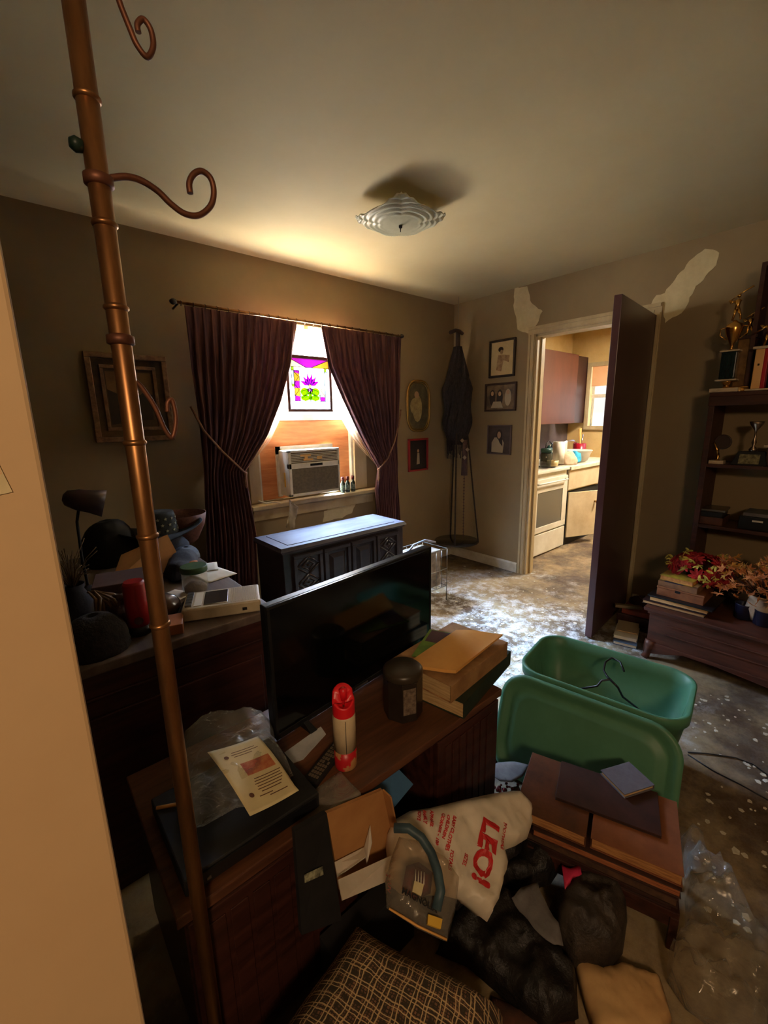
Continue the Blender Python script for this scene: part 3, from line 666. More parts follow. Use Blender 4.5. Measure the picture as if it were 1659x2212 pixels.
# oval picture
ov = thing('oval_picture', 'gold oval-framed print of a pale figure right of the window', 'picture', (2.866, RD, 1.285))
oc = Vector((2.866, RD-.002, 1.508)); a_, b_ = .145, .222
def oval(k, s_=1.0, n=48):
    t = 2*PI*k/n; c_, s2 = math.cos(t), math.sin(t); r = 1/((abs(c_)**3.2+abs(s2)**3.2)**(1/3.2)); return (oc.x+a_*s_*r*c_, oc.z+(b_*r*s2*(s_ if s_ > 0 else 1)))
fm = MB(); fm.tube([(oval(k)[0], oc.y-.012, oval(k)[1]) for k in range(49)], .009, 8, cap=False); fm.tube([(oval(k, .90)[0], oc.y-.010, oval(k, .92)[1]) for k in range(49)], .004, 8, cap=False)
fm.build('frame', mat('old_gold_frame', C(150, 118, 60), None, .4, metal=.7), ov)
pr_ = MB(); pr_.hexa([(oval(k)[0], oc.y, oval(k)[1]) for k in range(48)], [(oval(k)[0], oc.y-.005, oval(k)[1]) for k in range(48)], 0)
for kk, (mi, (ex, ez, rx, rz_)) in enumerate(((1, (-.01, -.02, .06, .12)), (2, (-.02, .10, .028, .03)), (1, (-.05, .0, .05, .07)))):
    pr_.hexa([(oc.x+ex+rx*math.cos(k*PI/8), oc.y-.005, oc.z+ez+rz_*math.sin(k*PI/8)) for k in range(16)], [(oc.x+ex+rx*math.cos(k*PI/8), oc.y-.006-kk*.0009, oc.z+ez+rz_*math.sin(k*PI/8)) for k in range(16)], mi)
pr_.build('print', [mat('oval_print', C(104, 94, 66), C(66, 60, 44), .5, scale=12), mat('oval_dress', C(176, 156, 108), C(140, 120, 80), .5, scale=30), skin_], ov)
frame_pic('framed_picture', 'small red-framed dark picture below the oval one', 'picture', (2.862, RD-.001, 1.07), X_, Nb, .255, .30, .018, m_rframe,
          [mat('black_print', C(46, 36, 38), C(30, 24, 28), .4, scale=8), skin_, dress_], [(1, ell(0, .12, .05, .05)), (2, [(-.08, -.3), (.08, -.28), (.06, .05), (-.04, .06)])])
frame_pic('framed_picture', 'portrait sketch in a black frame, highest of three beside the kitchen doorway', 'picture', (RW-.001, 2.282, 1.895), Yr, Nr, .262, .312, .018, m_dframe,
          [mat('sepia_paper', C(206, 186, 140), C(190, 168, 122), .6, scale=8), mat('sepia_ink', C(130, 96, 66), C(180, 150, 110), .6, scale=30), hair_], [(2, ell(-.06, .24, .10, .07)), (1, ell(-.03, .17, .06, .06)), (1, [(-.22, -.3), (-.02, -.34), (.05, -.05), (.26, -.12), (.28, .06), (.02, .1), (-.16, .1)])])
frame_pic('framed_picture', 'group photograph in a dark frame, middle of three beside the kitchen doorway', 'picture', (RW-.001, 2.286, 1.57), Yr, Nr, .322, .242, .016, mat('brown_frame', C(62, 40, 30), None, .4),
          [mat('group_print', C(128, 104, 74), C(72, 58, 42), .5, scale=12), skin_, hair_, dress_],
          [(2, ell(-.26, .0, .10, .28)), (2, ell(-.02, -.02, .10, .3)), (3, ell(.24, -.02, .10, .30)), (3, [(-.3, -.38), (.1, -.38), (.02, -.15), (-.22, -.15)]), (1, ell(-.26, .14, .045, .08)), (1, ell(-.02, .12, .045, .08)), (1, ell(.24, .16, .045, .08))])
frame_pic('framed_picture', 'photograph of a long-haired person in white, lowest of three beside the kitchen doorway', 'picture', (RW-.001, 2.281, 1.198), Yr, Nr, .25, .262, .010, mat('grey_purple_frame', C(92, 78, 78), None, .5),
          [mat('dark_backdrop', C(72, 58, 56), C(50, 40, 40), .5, scale=7), skin_, hair_, dress_], [(3, [(-.32, -.42), (.16, -.44), (.2, -.1), (.08, .08), (-.2, .08), (-.32, -.1)]), (2, ell(0, .18, .13, .18)), (2, [(-.08, .1), (.12, .1), (.14, -.22), (.02, -.1)]), (1, ell(-.01, .16, .075, .12))])

# ================================================================== CEILING LAMP
lc = Vector((1.645, 1.745, RH)); dl = .05
lt = thing('ceiling_light', 'square frosted glass ceiling light shade with ribbed corners', 'ceiling light', (lc.x, lc.y, RH-.13))
ang = math.radians(3)
def lampf(u, v):
    x, y = (u-.5)*2, (v-.5)*2
    r = max(abs(x), abs(y)); h = -.045*(1-(x*x+y*y)/2)**1.0 - .028
    cr_ = (abs(x)**6+abs(y)**6)**(1/6); s_ = 1 if cr_ == 0 else min(1, r/cr_+.0)
    X, Y = x*s_*.178, y*s_*.178
    h += .004*math.sin(40*math.hypot(x, y))*min(1, math.hypot(x, y))*(1 if math.hypot(x, y) > .55 else 0)
    return (lc.x+X*math.cos(ang)-Y*math.sin(ang), lc.y+X*math.sin(ang)+Y*math.cos(ang), RH-.01+h-.012)
MB().grid(lampf, 56, 56).build('glass_shade', m_lampg, lt, solid=.003)
MB().lathe([(.055, -.05), (.055, 0)], (lc.x, lc.y, RH), 20).build('base_plate', m_trimw, lt)
MB().lathe([(.002, -.125), (.003, -.108), (.009, -.106), (.009, -.092), (.003, -.09), (.003, -.03)], (lc.x, lc.y, RH), 12).build('finial', m_blackm, lt)

# ================================================================== BRASS POLE
PX, PY, PR = .1365, .700, .0128
pole = thing('tension_pole', 'floor-to-ceiling aged brass tension pole with scrolled plant hooks', 'pole', (PX, PY, 0))
MB().lathe([(PR, 0), (PR, RH)], (PX, PY, 0), 24).build('pole_tube', m_brass, pole)
zs_ = lambda py, px: aty(px, py, PY).z
for px, py in ((190, 213), (235, 487), (250, 665), (275, 957), (305, 1160), (333, 1352)):
    z = zs_(py, px); MB().lathe([(PR, -.004), (PR+.0025, -.0015), (PR+.0025, .0015), (PR, .004)], (PX, PY, z), 24).build('ring_band', m_brass, pole)
def hook(pts, r=.0042, y=None):
    mb = MB(); P = [aty(a, b2, PY+ (dy_ if y is None else y)) for a, b2, dy_ in pts]
    out = []
    for i in range(len(P)-1):                   # smooth curve through the points
        p0, p1, p2, p3 = P[max(i-1, 0)], P[i], P[i+1], P[min(i+2, len(P)-1)]
        for k in range(6):
            t = k/6; out.append(.5*((2*p1)+(p2-p0)*t+(2*p0-5*p1+4*p2-p3)*t*t+(3*p1-p0-3*p2+p3)*t**3))
    out.append(P[-1]); mb.tube(out, r, 10); return mb.build('scroll_hook', m_copper, pole)
hook([(222, 390, 0), (245, 384, 0), (275, 382, 0), (305, 390, 0), (340, 412, 0), (370, 441, 0), (400, 462, 0), (430, 465, 0), (455, 445, 0), (462, 415, 0), (455, 385, 0), (436, 370, 0), (418, 377, 0), (409, 395, 0), (411, 418, 0)])
hook([(165, -60, 0), (215, -60, 0), (245, -30, 0), (262, 15, 0), (280, 60, 0), (296, 97, 0), (318, 123, 0), (331, 100, 0), (326, 65, 0), (310, 42, 0), (297, 52, 0), (299, 70, 0)], .0036)
hook([(262, 745, 0), (280, 755, 0), (280, 785, 0), (282, 812, 0), (305, 835, 0), (335, 880, 0), (355, 925, 0), (372, 945, 0), (380, 905, 0), (372, 865, 0), (362, 870, 0), (362, 890, 0)], .0034)
for px, py in ((210, 390), (265, 735)):
    z = zs_(py, px); MB().lathe([(PR, -.007), (PR+.004, -.005), (PR+.004, .005), (PR, .007)], (PX, PY, z), 24).build('collar', m_copper, pole)
z = zs_(325, 205)
MB().tube([(PX-.012, PY, z), (PX-.020, PY, z), (PX-.026, PY, z)], [.007, .009, .005], 12).build('green_knob', mat('dark_green_knob', C(30, 52, 44), None, .4), pole)
cdz = MB(); cdz.tube([aty(x, y, PY-.002) for x, y in ((233, 500), (245, 640), (258, 760), (272, 900), (287, 955), (300, 1080))], .0008, 6); cdz.build('thin_wire', m_steel, pole)

# ================================================================== CREDENZA UNDER THE WINDOW
cx0, cx1, cy0, cy1, cz = 1.065, 1.99, 2.115, 2.45, .70
cr_ = thing('credenza', 'long dark console cabinet with carved lattice doors under the window', 'cabinet', ((cx0+cx1)/2, (cy0+cy1)/2, 0))
MB().box((cx0, cy0, .04), (cx1, cy1, cz-.035)).build('body', m_navy, cr_, bevel=.004)
mb = MB(); mb.box((cx0-.008, cy0-.008, cz-.035), (cx1+.008, cy1+.005, cz-.02)); mb.hexa([(cx0-.018, cy0-.02, cz-.02), (cx1+.018, cy0-.02, cz-.02), (cx1+.018, cy1+.006, cz-.02), (cx0-.018, cy1+.006, cz-.02)], [(cx0-.008, cy0-.008, cz), (cx1+.008, cy0-.008, cz), (cx1+.008, cy1+.002, cz), (cx0-.008, cy1+.002, cz)])
mb.build('top', m_credtop, cr_)
mb = MB(); mb.hexa([(cx0+.05, cy0+.03, cz-.001), (cx1-.05, cy0+.03, cz-.001), (cx1-.05, cy1-.03, cz-.001), (cx0+.05, cy1-.03, cz-.001)], [(cx0+.053, cy0+.033, cz+.003), (cx1-.053, cy0+.033, cz+.003), (cx1-.053, cy1-.033, cz+.003), (cx0+.053, cy1-.033, cz+.003)]); mb.build('top_inset', m_credtop, cr_)
MB().box((cx0-.006, cy0-.008, 0), (cx1+.006, cy1, .04)).build('plinth', m_navy, cr_)
pw = (cx1-cx0-.10)/4
for i in range(4):
    x0 = cx0+.05+i*pw+.006; x1 = x0+pw-.012; z0, z1 = .07, cz-.055; yb = cy0
    dr = MB(); dr.box((x0, yb-.010, z0), (x1, yb, z1)); q_ = dr.build('door', m_navy, cr_, bevel=.002)
    mb = MB(); t_ = .022
    mb.box((x0, yb-.022, z0), (x1, yb-.010, z0+t_)); mb.box((x0, yb-.022, z1-t_), (x1, yb-.010, z1)); mb.box((x0, yb-.022, z0+t_), (x0+t_, yb-.010, z1-t_)); mb.box((x1-t_, yb-.022, z0+t_), (x1, yb-.010, z1-t_))
    mb.build('door_frame', m_navy, q_, bevel=.003)
    mb = MB(); xm = (x0+x1)/2; iw2 = (x1-x0)/2-t_
    if i in (0, 3):
        n_ = 5; dz = (z1-z0-2*t_)/n_
        for k in range(n_):
            zz = z0+t_+k*dz+dz/2
            for s_ in (1, .55):
                D = [(xm+iw2*s_, zz), (xm, zz+dz/2*s_), (xm-iw2*s_, zz), (xm, zz-dz/2*s_)]
                for a, b2 in zip(D, D[1:]+D[:1]): mb.tube([(a[0], yb-.012, a[1]), (b2[0], yb-.012, b2[1])], .006, 6)
            mb.lathe([(.0, 0), (.012, .0), (.012, .004), (0, .008)], (xm, yb-.014, zz-.002), 10)
        mb.build('carved_lattice', m_navy, q_)
    else:
        for (zz0, zz1) in ((z0+t_+.02, (z0+z1)/2-.02), ((z0+z1)/2+.0, z1-t_-.02)):
            mb.hexa([(x0+t_+.016, yb-.010, zz0), (x1-t_-.016, yb-.010, zz0), (x1-t_-.016, yb-.010, zz1), (x0+t_+.016, yb-.010, zz1)], [(x0+t_+.04, yb-.022, zz0+.025), (x1-t_-.04, yb-.022, zz0+.025), (x1-t_-.04, yb-.022, zz1-.025), (x0+t_+.04, yb-.022, zz1-.025)])
        mb.build('raised_panel', m_navy, q_)

# ================================================================== TV STAND AND TV
sx0, sx1, sy0, sy1, sz = .10, 1.13, .722, 1.16, .50
st = thing('tv_stand', 'low brown wooden television stand with dark doors in the middle of the room', 'tv stand', ((sx0+sx1)/2, (sy0+sy1)/2, 0))
MB().box((sx0, sy0, sz-.025), (sx1, sy1, sz)).build('top', m_bwood, st, bevel=.003)
mb = MB(); mb.box((sx0+.015, sy0+.02, .05), (sx0+.035, sy1, sz-.025)); mb.box((sx1-.035, sy0+.02, .05), (sx1-.015, sy1, sz-.025)); mb.box((sx0+.035, sy1-.02, .05), (sx1-.035, sy1, sz-.025)); mb.box((sx0+.035, sy0+.02, .05), (sx1-.035, sy1-.02, .07)); mb.box((.50, sy0+.02, .07), (.52, sy1-.02, sz-.025)); mb.box((.80, sy0+.02, .07), (.82, sy1-.02, sz-.025))
mb.build('carcass', m_dwood, st)
MB().box((sx0+.02, sy0+.03, 0), (sx1-.02, sy1-.01, .05)).build('plinth', m_dwood, st)
for x0, x1 in ((sx0+.018, .508), (.812, sx1-.018)):
    dq = MB().box((x0, sy0, .055), (x1, sy0+.018, sz-.03)).build('door', m_dwood, st, bevel=.003)
    mb = MB()
    for k in range(7): mb.box((x0+.03+k*(x1-x0-.06)/7, sy0-.003, .085), (x0+.03+(k+.8)*(x1-x0-.06)/7, sy0, sz-.06))
    mb.build('fluted_panel', m_dwood, dq, bevel=.0015)
ta, tb = Vector((.446, 1.000, .512)), Vector((1.163, 1.080, .512)); tu = (tb-ta).normalized(); TM = FR(ta, tu); tl = (tb-ta).length; th_ = .402
tv = thing('television', 'large black flat-screen television standing on the brown stand', 'television', ((ta.x+tb.x)/2, (ta.y+tb.y)/2, .5))
MB(TM).box((0, .006, 0), (tl, .034, th_)).box((.08, .034, .03), (tl-.08, .06, th_-.10)).build('back_shell', m_black, tv, bevel=.003)
mb = MB(TM); mb.box((0, -.002, 0), (tl, .006, .018)); mb.box((0, -.002, th_-.009), (tl, .006, th_)); mb.box((0, -.002, .018), (.009, .006, th_-.009)); mb.box((tl-.009, -.002, .018), (tl, .006, th_-.009)); mb.build('bezel', mat('gloss_black_bezel', C(28, 29, 30), None, .22), tv, bevel=.001)
MB(TM).box((.009, 0, .018), (tl-.009, .005, th_-.009)).build('screen', m_tv, tv)
MB(TM).box((.30, -.004, .006), (.36, -.002, .012)).build('logo_plate', m_steel, tv)
for x in (.10, tl-.10):
    MB(TM).hexa([(x-.012, -.045, -.0115), (x+.012, -.045, -.0115), (x+.012, .08, -.0115), (x-.012, .08, -.0115)], [(x-.008, .0, .006), (x+.008, .0, .006), (x+.008, .03, .006), (x-.008, .03, .006)]).build('foot', m_black, tv)

# things on the stand
def bookobj(name, label, o3, u, len_, wid, h, cover, pages=m_page, group=None, cat='book', ct=.003, spine='v0', z=None):
    """closed book: o3 near-left-bottom corner, u long axis; spine on one side"""
    M0 = FR(o3, u); t = thing(name, label, cat, (M0 @ Vector((len_/2, wid/2, 0))).to_tuple(), group)
    mb = MB(M0); mb.box((0, 0, 0), (len_, wid, ct)); mb.box((0, 0, h-ct), (len_, wid, h))
    if spine == 'v0': mb.box((0, 0, ct), (len_, ct, h-ct))
    elif spine == 'v1': mb.box((0, wid-ct, ct), (len_, wid, h-ct))
    elif spine == 'u0': mb.box((0, 0, ct), (ct, wid, h-ct))
    else: mb.box((len_-ct, 0, ct), (len_, wid, h-ct))
    mb.build('cover', cover, t, bevel=min(.0015, ct*.4))
    a = ct*1.01 if spine == 'v0' else .004; b2 = wid-(ct*1.01 if spine == 'v1' else .004)
    c_ = ct*1.01 if spine == 'u0' else .004; d_ = len_-(ct*1.01 if spine == 'u1' else .004)
    MB(M0).box((c_, a, ct*1.01), (d_, b2, h-ct*1.01)).build('pages', pages, t)
    return t
bookobj('hardcover_book', 'big dark green book at the bottom of the pile on the stand', (.915, .712, sz), (.98, .20, 0), .37, .25, .055, m_greencov, spine='v0', group='books piled beside the television')
bookobj('hardcover_book', 'big worn tan book lying under the manila envelope', (.885, .738, sz+.055), (.985, .10, 0), .35, .235, .058, m_marbl, spine='v0', group='books piled beside the television')
mb = MB(FR((.98, .80, sz+.1135), (.9, .43, 0))); mb.box((0, 0, 0), (.20, .15, .003), 0); mb.box((.11, .015, .003), (.195, .14, .0035), 1)
tag(mb.build('magazine', [mat('green_print', C(120, 156, 60), C(90, 120, 50), .5, scale=15), mat('purple_print', C(90, 66, 78), None, .5)]), 'green and purple magazine showing under the manila envelope', 'magazine')
ev = [atz(x, y, .634) for x, y in ((868, 1440), (985, 1364), (1086, 1371), (985, 1446))]
mb = MB(); 
def envf(u, v): 
    p = ev[0].lerp(ev[3], u).lerp(ev[1].lerp(ev[2], u), v); p.z += .004*math.sin(u*5)+.006*v; return p
mb.grid(envf, 20, 20); mb.grid(lambda u, v: envf(u, v)-Vector((0, 0, .010-.004*v)), 20, 20)
for k in range(20):
    for (f0, f1) in (((k/20, 0), ((k+1)/20, 0)), ((k/20, 1), ((k+1)/20, 1)), ((0, k/20), (0, (k+1)/20)), ((1, k/20), (1, (k+1)/20))):
        a, b2 = envf(*f0), envf(*f1); mb.face([a, b2, b2-Vector((0, 0, .010-.004*f1[1])), a-Vector((0, 0, .010-.004*f0[1]))])
tag(mb.build('envelope', m_mani), 'bulging manila envelope on top of the books beside the television', 'envelope')
# candle tin
cc = Vector((.805, .862, sz))
cn = thing('candle_jar', 'dark eight-sided jar with a pale label in front of the television', 'jar', cc)
MB().lathe([(.055, 0), (.060, .004), (.060, .128), (.057, .132)], cc, 8, smooth=False).build('jar_body', mat('dark_bronze_glass', C(48, 40, 34), C(34, 28, 24), .3, scale=20), cn)
MB().lathe([(.058, .130), (.061, .134), (.061, .150), (.052, .158), (.010, .162)], cc, 32).build('lid', mat('dark_lid', C(56, 48, 38), None, .35), cn)
dvec = (EYE-cc); dvec.z = 0; dvec.normalize(); an = math.atan2(dvec.y, dvec.x)+.35
nl = Vector((math.cos(an), math.sin(an), 0)); ul = Vector((-nl.y, nl.x, 0))
a0 = round((an-PI/8)/(PI/4))*(PI/4)+PI/8; nl = Vector((math.cos(a0), math.sin(a0), 0)); ul = Vector((-nl.y, nl.x, 0)); ap = .060*math.cos(PI/8)+.0006
mb = MB(); mb.hexa([cc+nl*ap+ul*u+Vector((0, 0, z)) for u, z in ((-.02, .03), (.02, .03), (.02, .115), (-.02, .115))], [cc+nl*(ap+.001)+ul*u+Vector((0, 0, z)) for u, z in ((-.02, .03), (.02, .03), (.02, .115), (-.02, .115))])
mb.build('label', mat('worn_pale_label', C(128, 112, 96), C(80, 66, 56), .6, scale=90), cn)
# spray can
sc = Vector((.549, .812, sz))
sp = thing('spray_can', 'red-capped white and red aerosol can standing on the stand edge', 'spray can', sc)
MB().lathe([(.0275, 0), (.0295, .004), (.0295, .055)], sc, 32).build('can_bottom', mat('red_and_tan_print', C(186, 30, 38), C(176, 130, 84), .35, scale=14, lo=.50, hi=.53), sp)
MB().lathe([(.0295, .055), (.0295, .150), (.026, .158)], sc, 32).build('can_body', mat('cream_can_paint', C(214, 196, 162), C(196, 176, 140), .4, scale=14), sp)
MB().tube([sc+Vector((-.0298*math.sin(.5)*1.0, -.0298*math.cos(.5), z)) for z in (.055, .10, .15)], .0008, 5).build('label_seam', m_blackink, sp)
mb = MB()
def capf(u, v):
    a = u*2*PI; s_ = math.sin(a+.5)
    zt = .205+.020*s_ - (.012 if abs(s_) < .35 else 0)
    if v < .6: return (sc.x+.0285*math.cos(a), sc.y+.0285*math.sin(a), sc.z+.156+(zt-.156)*v/.6)
    w2 = (v-.6)/.4; r = .0285*(1-w2)+.004*w2
    return (sc.x+r*math.cos(a), sc.y+r*math.sin(a), sc.z+zt-(.0 if w2 < .2 else .012*w2))
mb.grid(capf, 40, 12); mb.build('cap', m_redcap, sp)
MB().lathe([(.011, .19), (.011, .216), (.004, .222)], sc+Vector((.006, .008, 0)), 14).build('nozzle', m_redcap, sp)
# remotes
def remote(label, a, b2, w):
    a, b2 = Vector(a), Vector(b2); u = (b2-a); L2 = u.length; M0 = FR(a, u)
    t = thing('remote_control', label, 'remote control', ((a.x+b2.x)/2, (a.y+b2.y)/2, sz), 'remote controls on the stand')
    MB(M0).box((0, -w/2, 0), (L2, w/2, .016)).build('body', m_blackm, t, bevel=.004)
    mb = MB(M0)
    for i in range(12):
        for j in range(4):
            if random.random() < .9: mb.box((.015+i*(L2-.03)/12, -w/2+.006+j*(w-.012)/4, .016), (.015+(i+.62)*(L2-.03)/12, -w/2+.006+(j+.65)*(w-.012)/4, .0185))
    mb.build('buttons', mat('remote_buttons', C(104, 88, 70), None, .5), t)
p = atz(668, 1700, sz); q2 = atz(748, 1598, sz); remote('dark remote control with pale buttons beside the spray can', (p.x, p.y, sz), (q2.x, q2.y, sz), .042)
p = atz(630, 1672, sz); q2 = atz(700, 1590, sz); 
mb = MB(); P4 = [atz(x, y, sz+.001) for x, y in ((612, 1628), (693, 1570), (704, 1586), (655, 1640), (630, 1650))]; mb.hexa([v_-Vector((0, 0, .001)) for v_ in P4], [v_+Vector((0, 0, .001)) for v_ in P4])  # pale sheet drawn in place of a glossy reflection on the stand top
tag(mb.build('pale_sheet', mat('grey_white_reflection', C(190, 190, 186), C(150, 150, 150), .5, scale=5)), 'pale sheet drawn for a glossy reflection at the left foot of the television', 'paper')
# dvd player + bag + leaflet
vb = [atz(x, y, .545) for x, y in ((355, 1700), (560, 1600))]
dv = thing('video_player', 'flat black video player under the plastic bag on the stand', 'video player', (.27, .88, sz))
MB().box((.125, .745, sz+.006), (.425, .99, sz+.045)).build('case', m_blackm, dv, bevel=.003)
for x, y in ((.14, .76), (.41, .76), (.14, .975), (.41, .975)): MB().lathe([(.010, 0), (.010, .006)], (x, y, sz), 12).build('foot', m_black, dv)
mb = MB(); mb.box((.135, .741, sz+.012), (.415, .745, sz+.04)); mb.build('front_fascia', m_black, dv)
for x in (.15, .165): MB().box((x, .739, sz+.02), (x+.008, .741, sz+.026)).build('button', m_steel, dv)
bg = [atz(x, y, .556) for x, y in ((392, 1600), (430, 1568), (480, 1548), (530, 1542), (572, 1548), (590, 1575), (596, 1610), (620, 1640), (634, 1675), (600, 1700), (550, 1740), (510, 1745), (440, 1785), (408, 1790), (395, 1720), (400, 1650))]
mb = MB(); mb.puff(bg, (0, 0, 1), .038, .006, cut=.012, amp=.010, freq=22, seed=2, w=.07, fold=1.0)
pb = tag(mb.build('plastic_bag', clear_film('clear_bag', (.92, .90, .84), .08, .7, 20)), 'crumpled clear plastic bag on the black player beside the brass pole', 'plastic bag')
LP = [atz(448, 1625, .615), atz(558, 1590, .615), atz(592, 1640, .612), atz(646, 1712, .575), atz(600, 1742, .578), atz(540, 1763, .578), atz(500, 1700, .600)]
lfn = (LP[1]-LP[0]).cross(LP[5]-LP[0]).normalized(); lfn = lfn if lfn.z > 0 else -lfn
lf_ = thing('leaflet', 'cream printed leaflet lying on top of the clear plastic bag', 'leaflet', ((LP[0]+LP[3])/2).to_tuple())
def lsurf(u, v):       # u across, v down the page
    a = LP[0].lerp(LP[1], u); b2 = LP[5].lerp(LP[3], u); p_ = a.lerp(b2, v); p_.z += .007*math.sin(v*PI)*1.3-.003*math.sin(u*PI) + .006*max(0, v-.9)*10*u; return p_
mb = MB(); mb.grid(lsurf, 14, 20); mb.build('page', m_cream, lf_, solid=.0006)
def lprint(u0, u1, v0, v1, mt, nm):
    mb = MB(); mb.grid(lambda u, v: lsurf(u0+(u1-u0)*u, v0+(v1-v0)*v)+Vector((0, 0, .0012)), max(2, int((u1-u0)*12)), max(2, int((v1-v0)*20)))
    return mb.build(nm, mt, lf_, keepn=True)
lprint(.36, .92, .36, .56, mat('brown_red_print', C(150, 60, 40), C(176, 110, 70), .5, scale=60), 'red_picture')
for k, (u0, u1, v0) in enumerate(((.35, .8, .14), (.32, .85, .18), (.35, .7, .22), (.42, .95, .62), (.40, .92, .655), (.38, .93, .69), (.40, .90, .725), (.38, .86, .76), (.42, .82, .795), (.34, .60, .84), (.52, .88, .87))):
    lprint(u0, u1, v0, v0+.011, m_ink, 'printed_line')
for u0, v0 in ((.22, .20), (.22, .80)):
    mb = MB(); mb.grid(lambda u, v: lsurf(u0+.045*v*math.cos(u*2*PI), v0+.03*v*math.sin(u*2*PI))+Vector((0, 0, .0012)), 14, 2); mb.build('round_seal', m_ink, lf_, keepn=True)
bp_ = [Vector(p) for p in (atz(578, 1755, sz+.004), atz(650, 1700, sz+.004), atz(668, 1760, sz-.0), aty(672, 1765, sy0-.006), aty(600, 1835, sy0-.012), aty(582, 1800, sy0-.008))]
# clear sleeve hanging over the front edge of the stand
mb = MB()
def slv(u, v):
    x = .372+.150*u; 
    if v < .5: return (x, sy0-.004+(.5-v)*.16, sz+.003+.002*math.sin(9*u+7*v))
    return (x+.01*(v-.5), sy0-.005-.004*abs(math.sin(4*u+6*v)), sz+.002-(v-.5)*.17)
mb.grid(slv, 16, 16)
tag(mb.build('plastic_sleeve', clear_film('clear_sleeve', (.9, .86, .80), .22, .6, 12), solid=.0008), 'clear plastic sleeve hanging over the front edge of the stand', 'plastic sleeve')
pc = atz(350, 1716, sz+.049); pd = atz(372, 1703, sz+.049)
tag(MB().tube([(.128, .95, sz+.049), (.165, .93, sz+.049)], .004, 6).build('pencil', mat('pencil_yellow', C(210, 150, 70), None, .5)), 'short yellow pencil on the black player', 'pencil')

# ================================================================== DESK AND ITS CLUTTER
dx0, dx1, dy_0, dy_1, dz = -.45, .615, 1.30, 2.50, .76
dk = thing('desk', 'dark maroon desk with a cluttered grey top behind the television', 'desk', ((dx0+dx1)/2, (dy_0+dy_1)/2, 0))
MB().box((dx0, dy_0, dz-.03), (dx1, dy_1, dz)).build('desk_top', mat('grey_brown_desktop', C(110, 96, 86), C(84, 68, 60), .5, scale=5, stretch=(4, .6, 4)), dk, bevel=.004)
MB().box((dx0+.02, dy_0+.02, .06), (dx1-.02, dy_1-.02, dz-.03)).build('carcass', m_dwood, dk)
MB().box((dx0+.03, dy_0+.03, 0), (dx1-.03, dy_1-.03, .06)).build('plinth', m_dwood, dk)
mb = MB(); mb.box((dx0+.02, dy_0+.012, dz-.11), (dx1-.02, dy_0+.02, dz-.10)); mb.box((dx0+.06, dy_0+.010, .12), (dx1-.06, dy_0+.02, dz-.16)); mb.build('back_panel_moulding', m_dwood, dk, bevel=.003)
# cassette recorder
RM = FR((.338, 1.398, dz), (.925, -.38, 0))
rc = thing('cassette_recorder', 'flat pale grey portable cassette recorder with speaker grille on the desk corner', 'cassette recorder', (.46, 1.42, dz))
MB(RM).box((0, 0, .003), (.245, .155, .045)).build('case', mat('warm_grey_plastic', C(190, 176, 148), C(176, 160, 130), .5, scale=20), rc, bevel=.006)
mb = MB(RM)
for i in range(14):
    for j in range(18): mb.box((.150+i*.0062, .015+j*.0072, .0452), (.150+i*.0062+.0038, .015+j*.0072+.0045, .0468))
mb.build('speaker_grille', mat('grille_pale', C(176, 164, 140), None, .5), rc)
MB(RM).box((.065, .02, .045), (.140, .135, .0475)).build('cassette_lid', mat('smoked_plastic', C(60, 52, 48), None, .15), rc, bevel=.001)
MB(RM).box((.035, .02, .045), (.058, .135, .047)).build('label_strip', m_white, rc)
mb = MB(RM)
for k in range(5): mb.box((.008, .02+k*.024, .045), (.028, .04+k*.024, .052))
mb.build('keys', m_steel, rc)
MB(RM).box((.185, -.0012, .016), (.200, .001, .026)).build('jack_socket', m_black, rc)
MB(RM).tube([(0, .155, .02), (-.012, .12, .02), (-.014, .03, .02), (0, .0, .02)], .004, 8).build('carry_handle', m_blackm, rc)
# jar with green lid
jc = (.462, 1.655, dz)
jr = thing('glass_jar', 'clear jar with a green lid behind the cassette recorder', 'jar', jc)
MB().lathe([(.043, 0), (.046, .005), (.046, .075), (.040, .085)], jc, 32).build('jar_glass', mat('jar_clear', C(225, 220, 205), None, .05, alpha=.28, spec=1), jr)
MB().lathe([(.047, .080), (.049, .083), (.049, .100), (.046, .103)], jc, 32).build('lid', m_olive, jr)
MB().lathe([(.040, .003), (.041, .02), (.024, .036), (.004, .040)], jc, 20).build('contents', mat('brown_pebbles', C(110, 84, 60), C(70, 50, 36), .8, scale=90, bump=.5), jr)
# red lantern torch
tcn = (.222, 1.425, dz)
tr_ = thing('flashlight', 'red upright flashlight behind the brass pole', 'flashlight', tcn)
MB().lathe([(.031, 0), (.033, .006), (.033, .03)], tcn, 28).build('base_ring', m_black, tr_)
MB().lathe([(.031, .03), (.032, .10), (.031, .160), (.026, .170)], tcn, 28).build('body', m_dred, tr_)
bdir = Vector((-.222, -1.425, 0)).normalized(); cb = Vector(tcn)+bdir*.031+Vector((0, 0, .052))
MB().tube([cb-bdir*.004, cb+bdir*.003], .012, 18).build('switch', mat('dark_switch', C(50, 20, 22), None, .5), tr_)
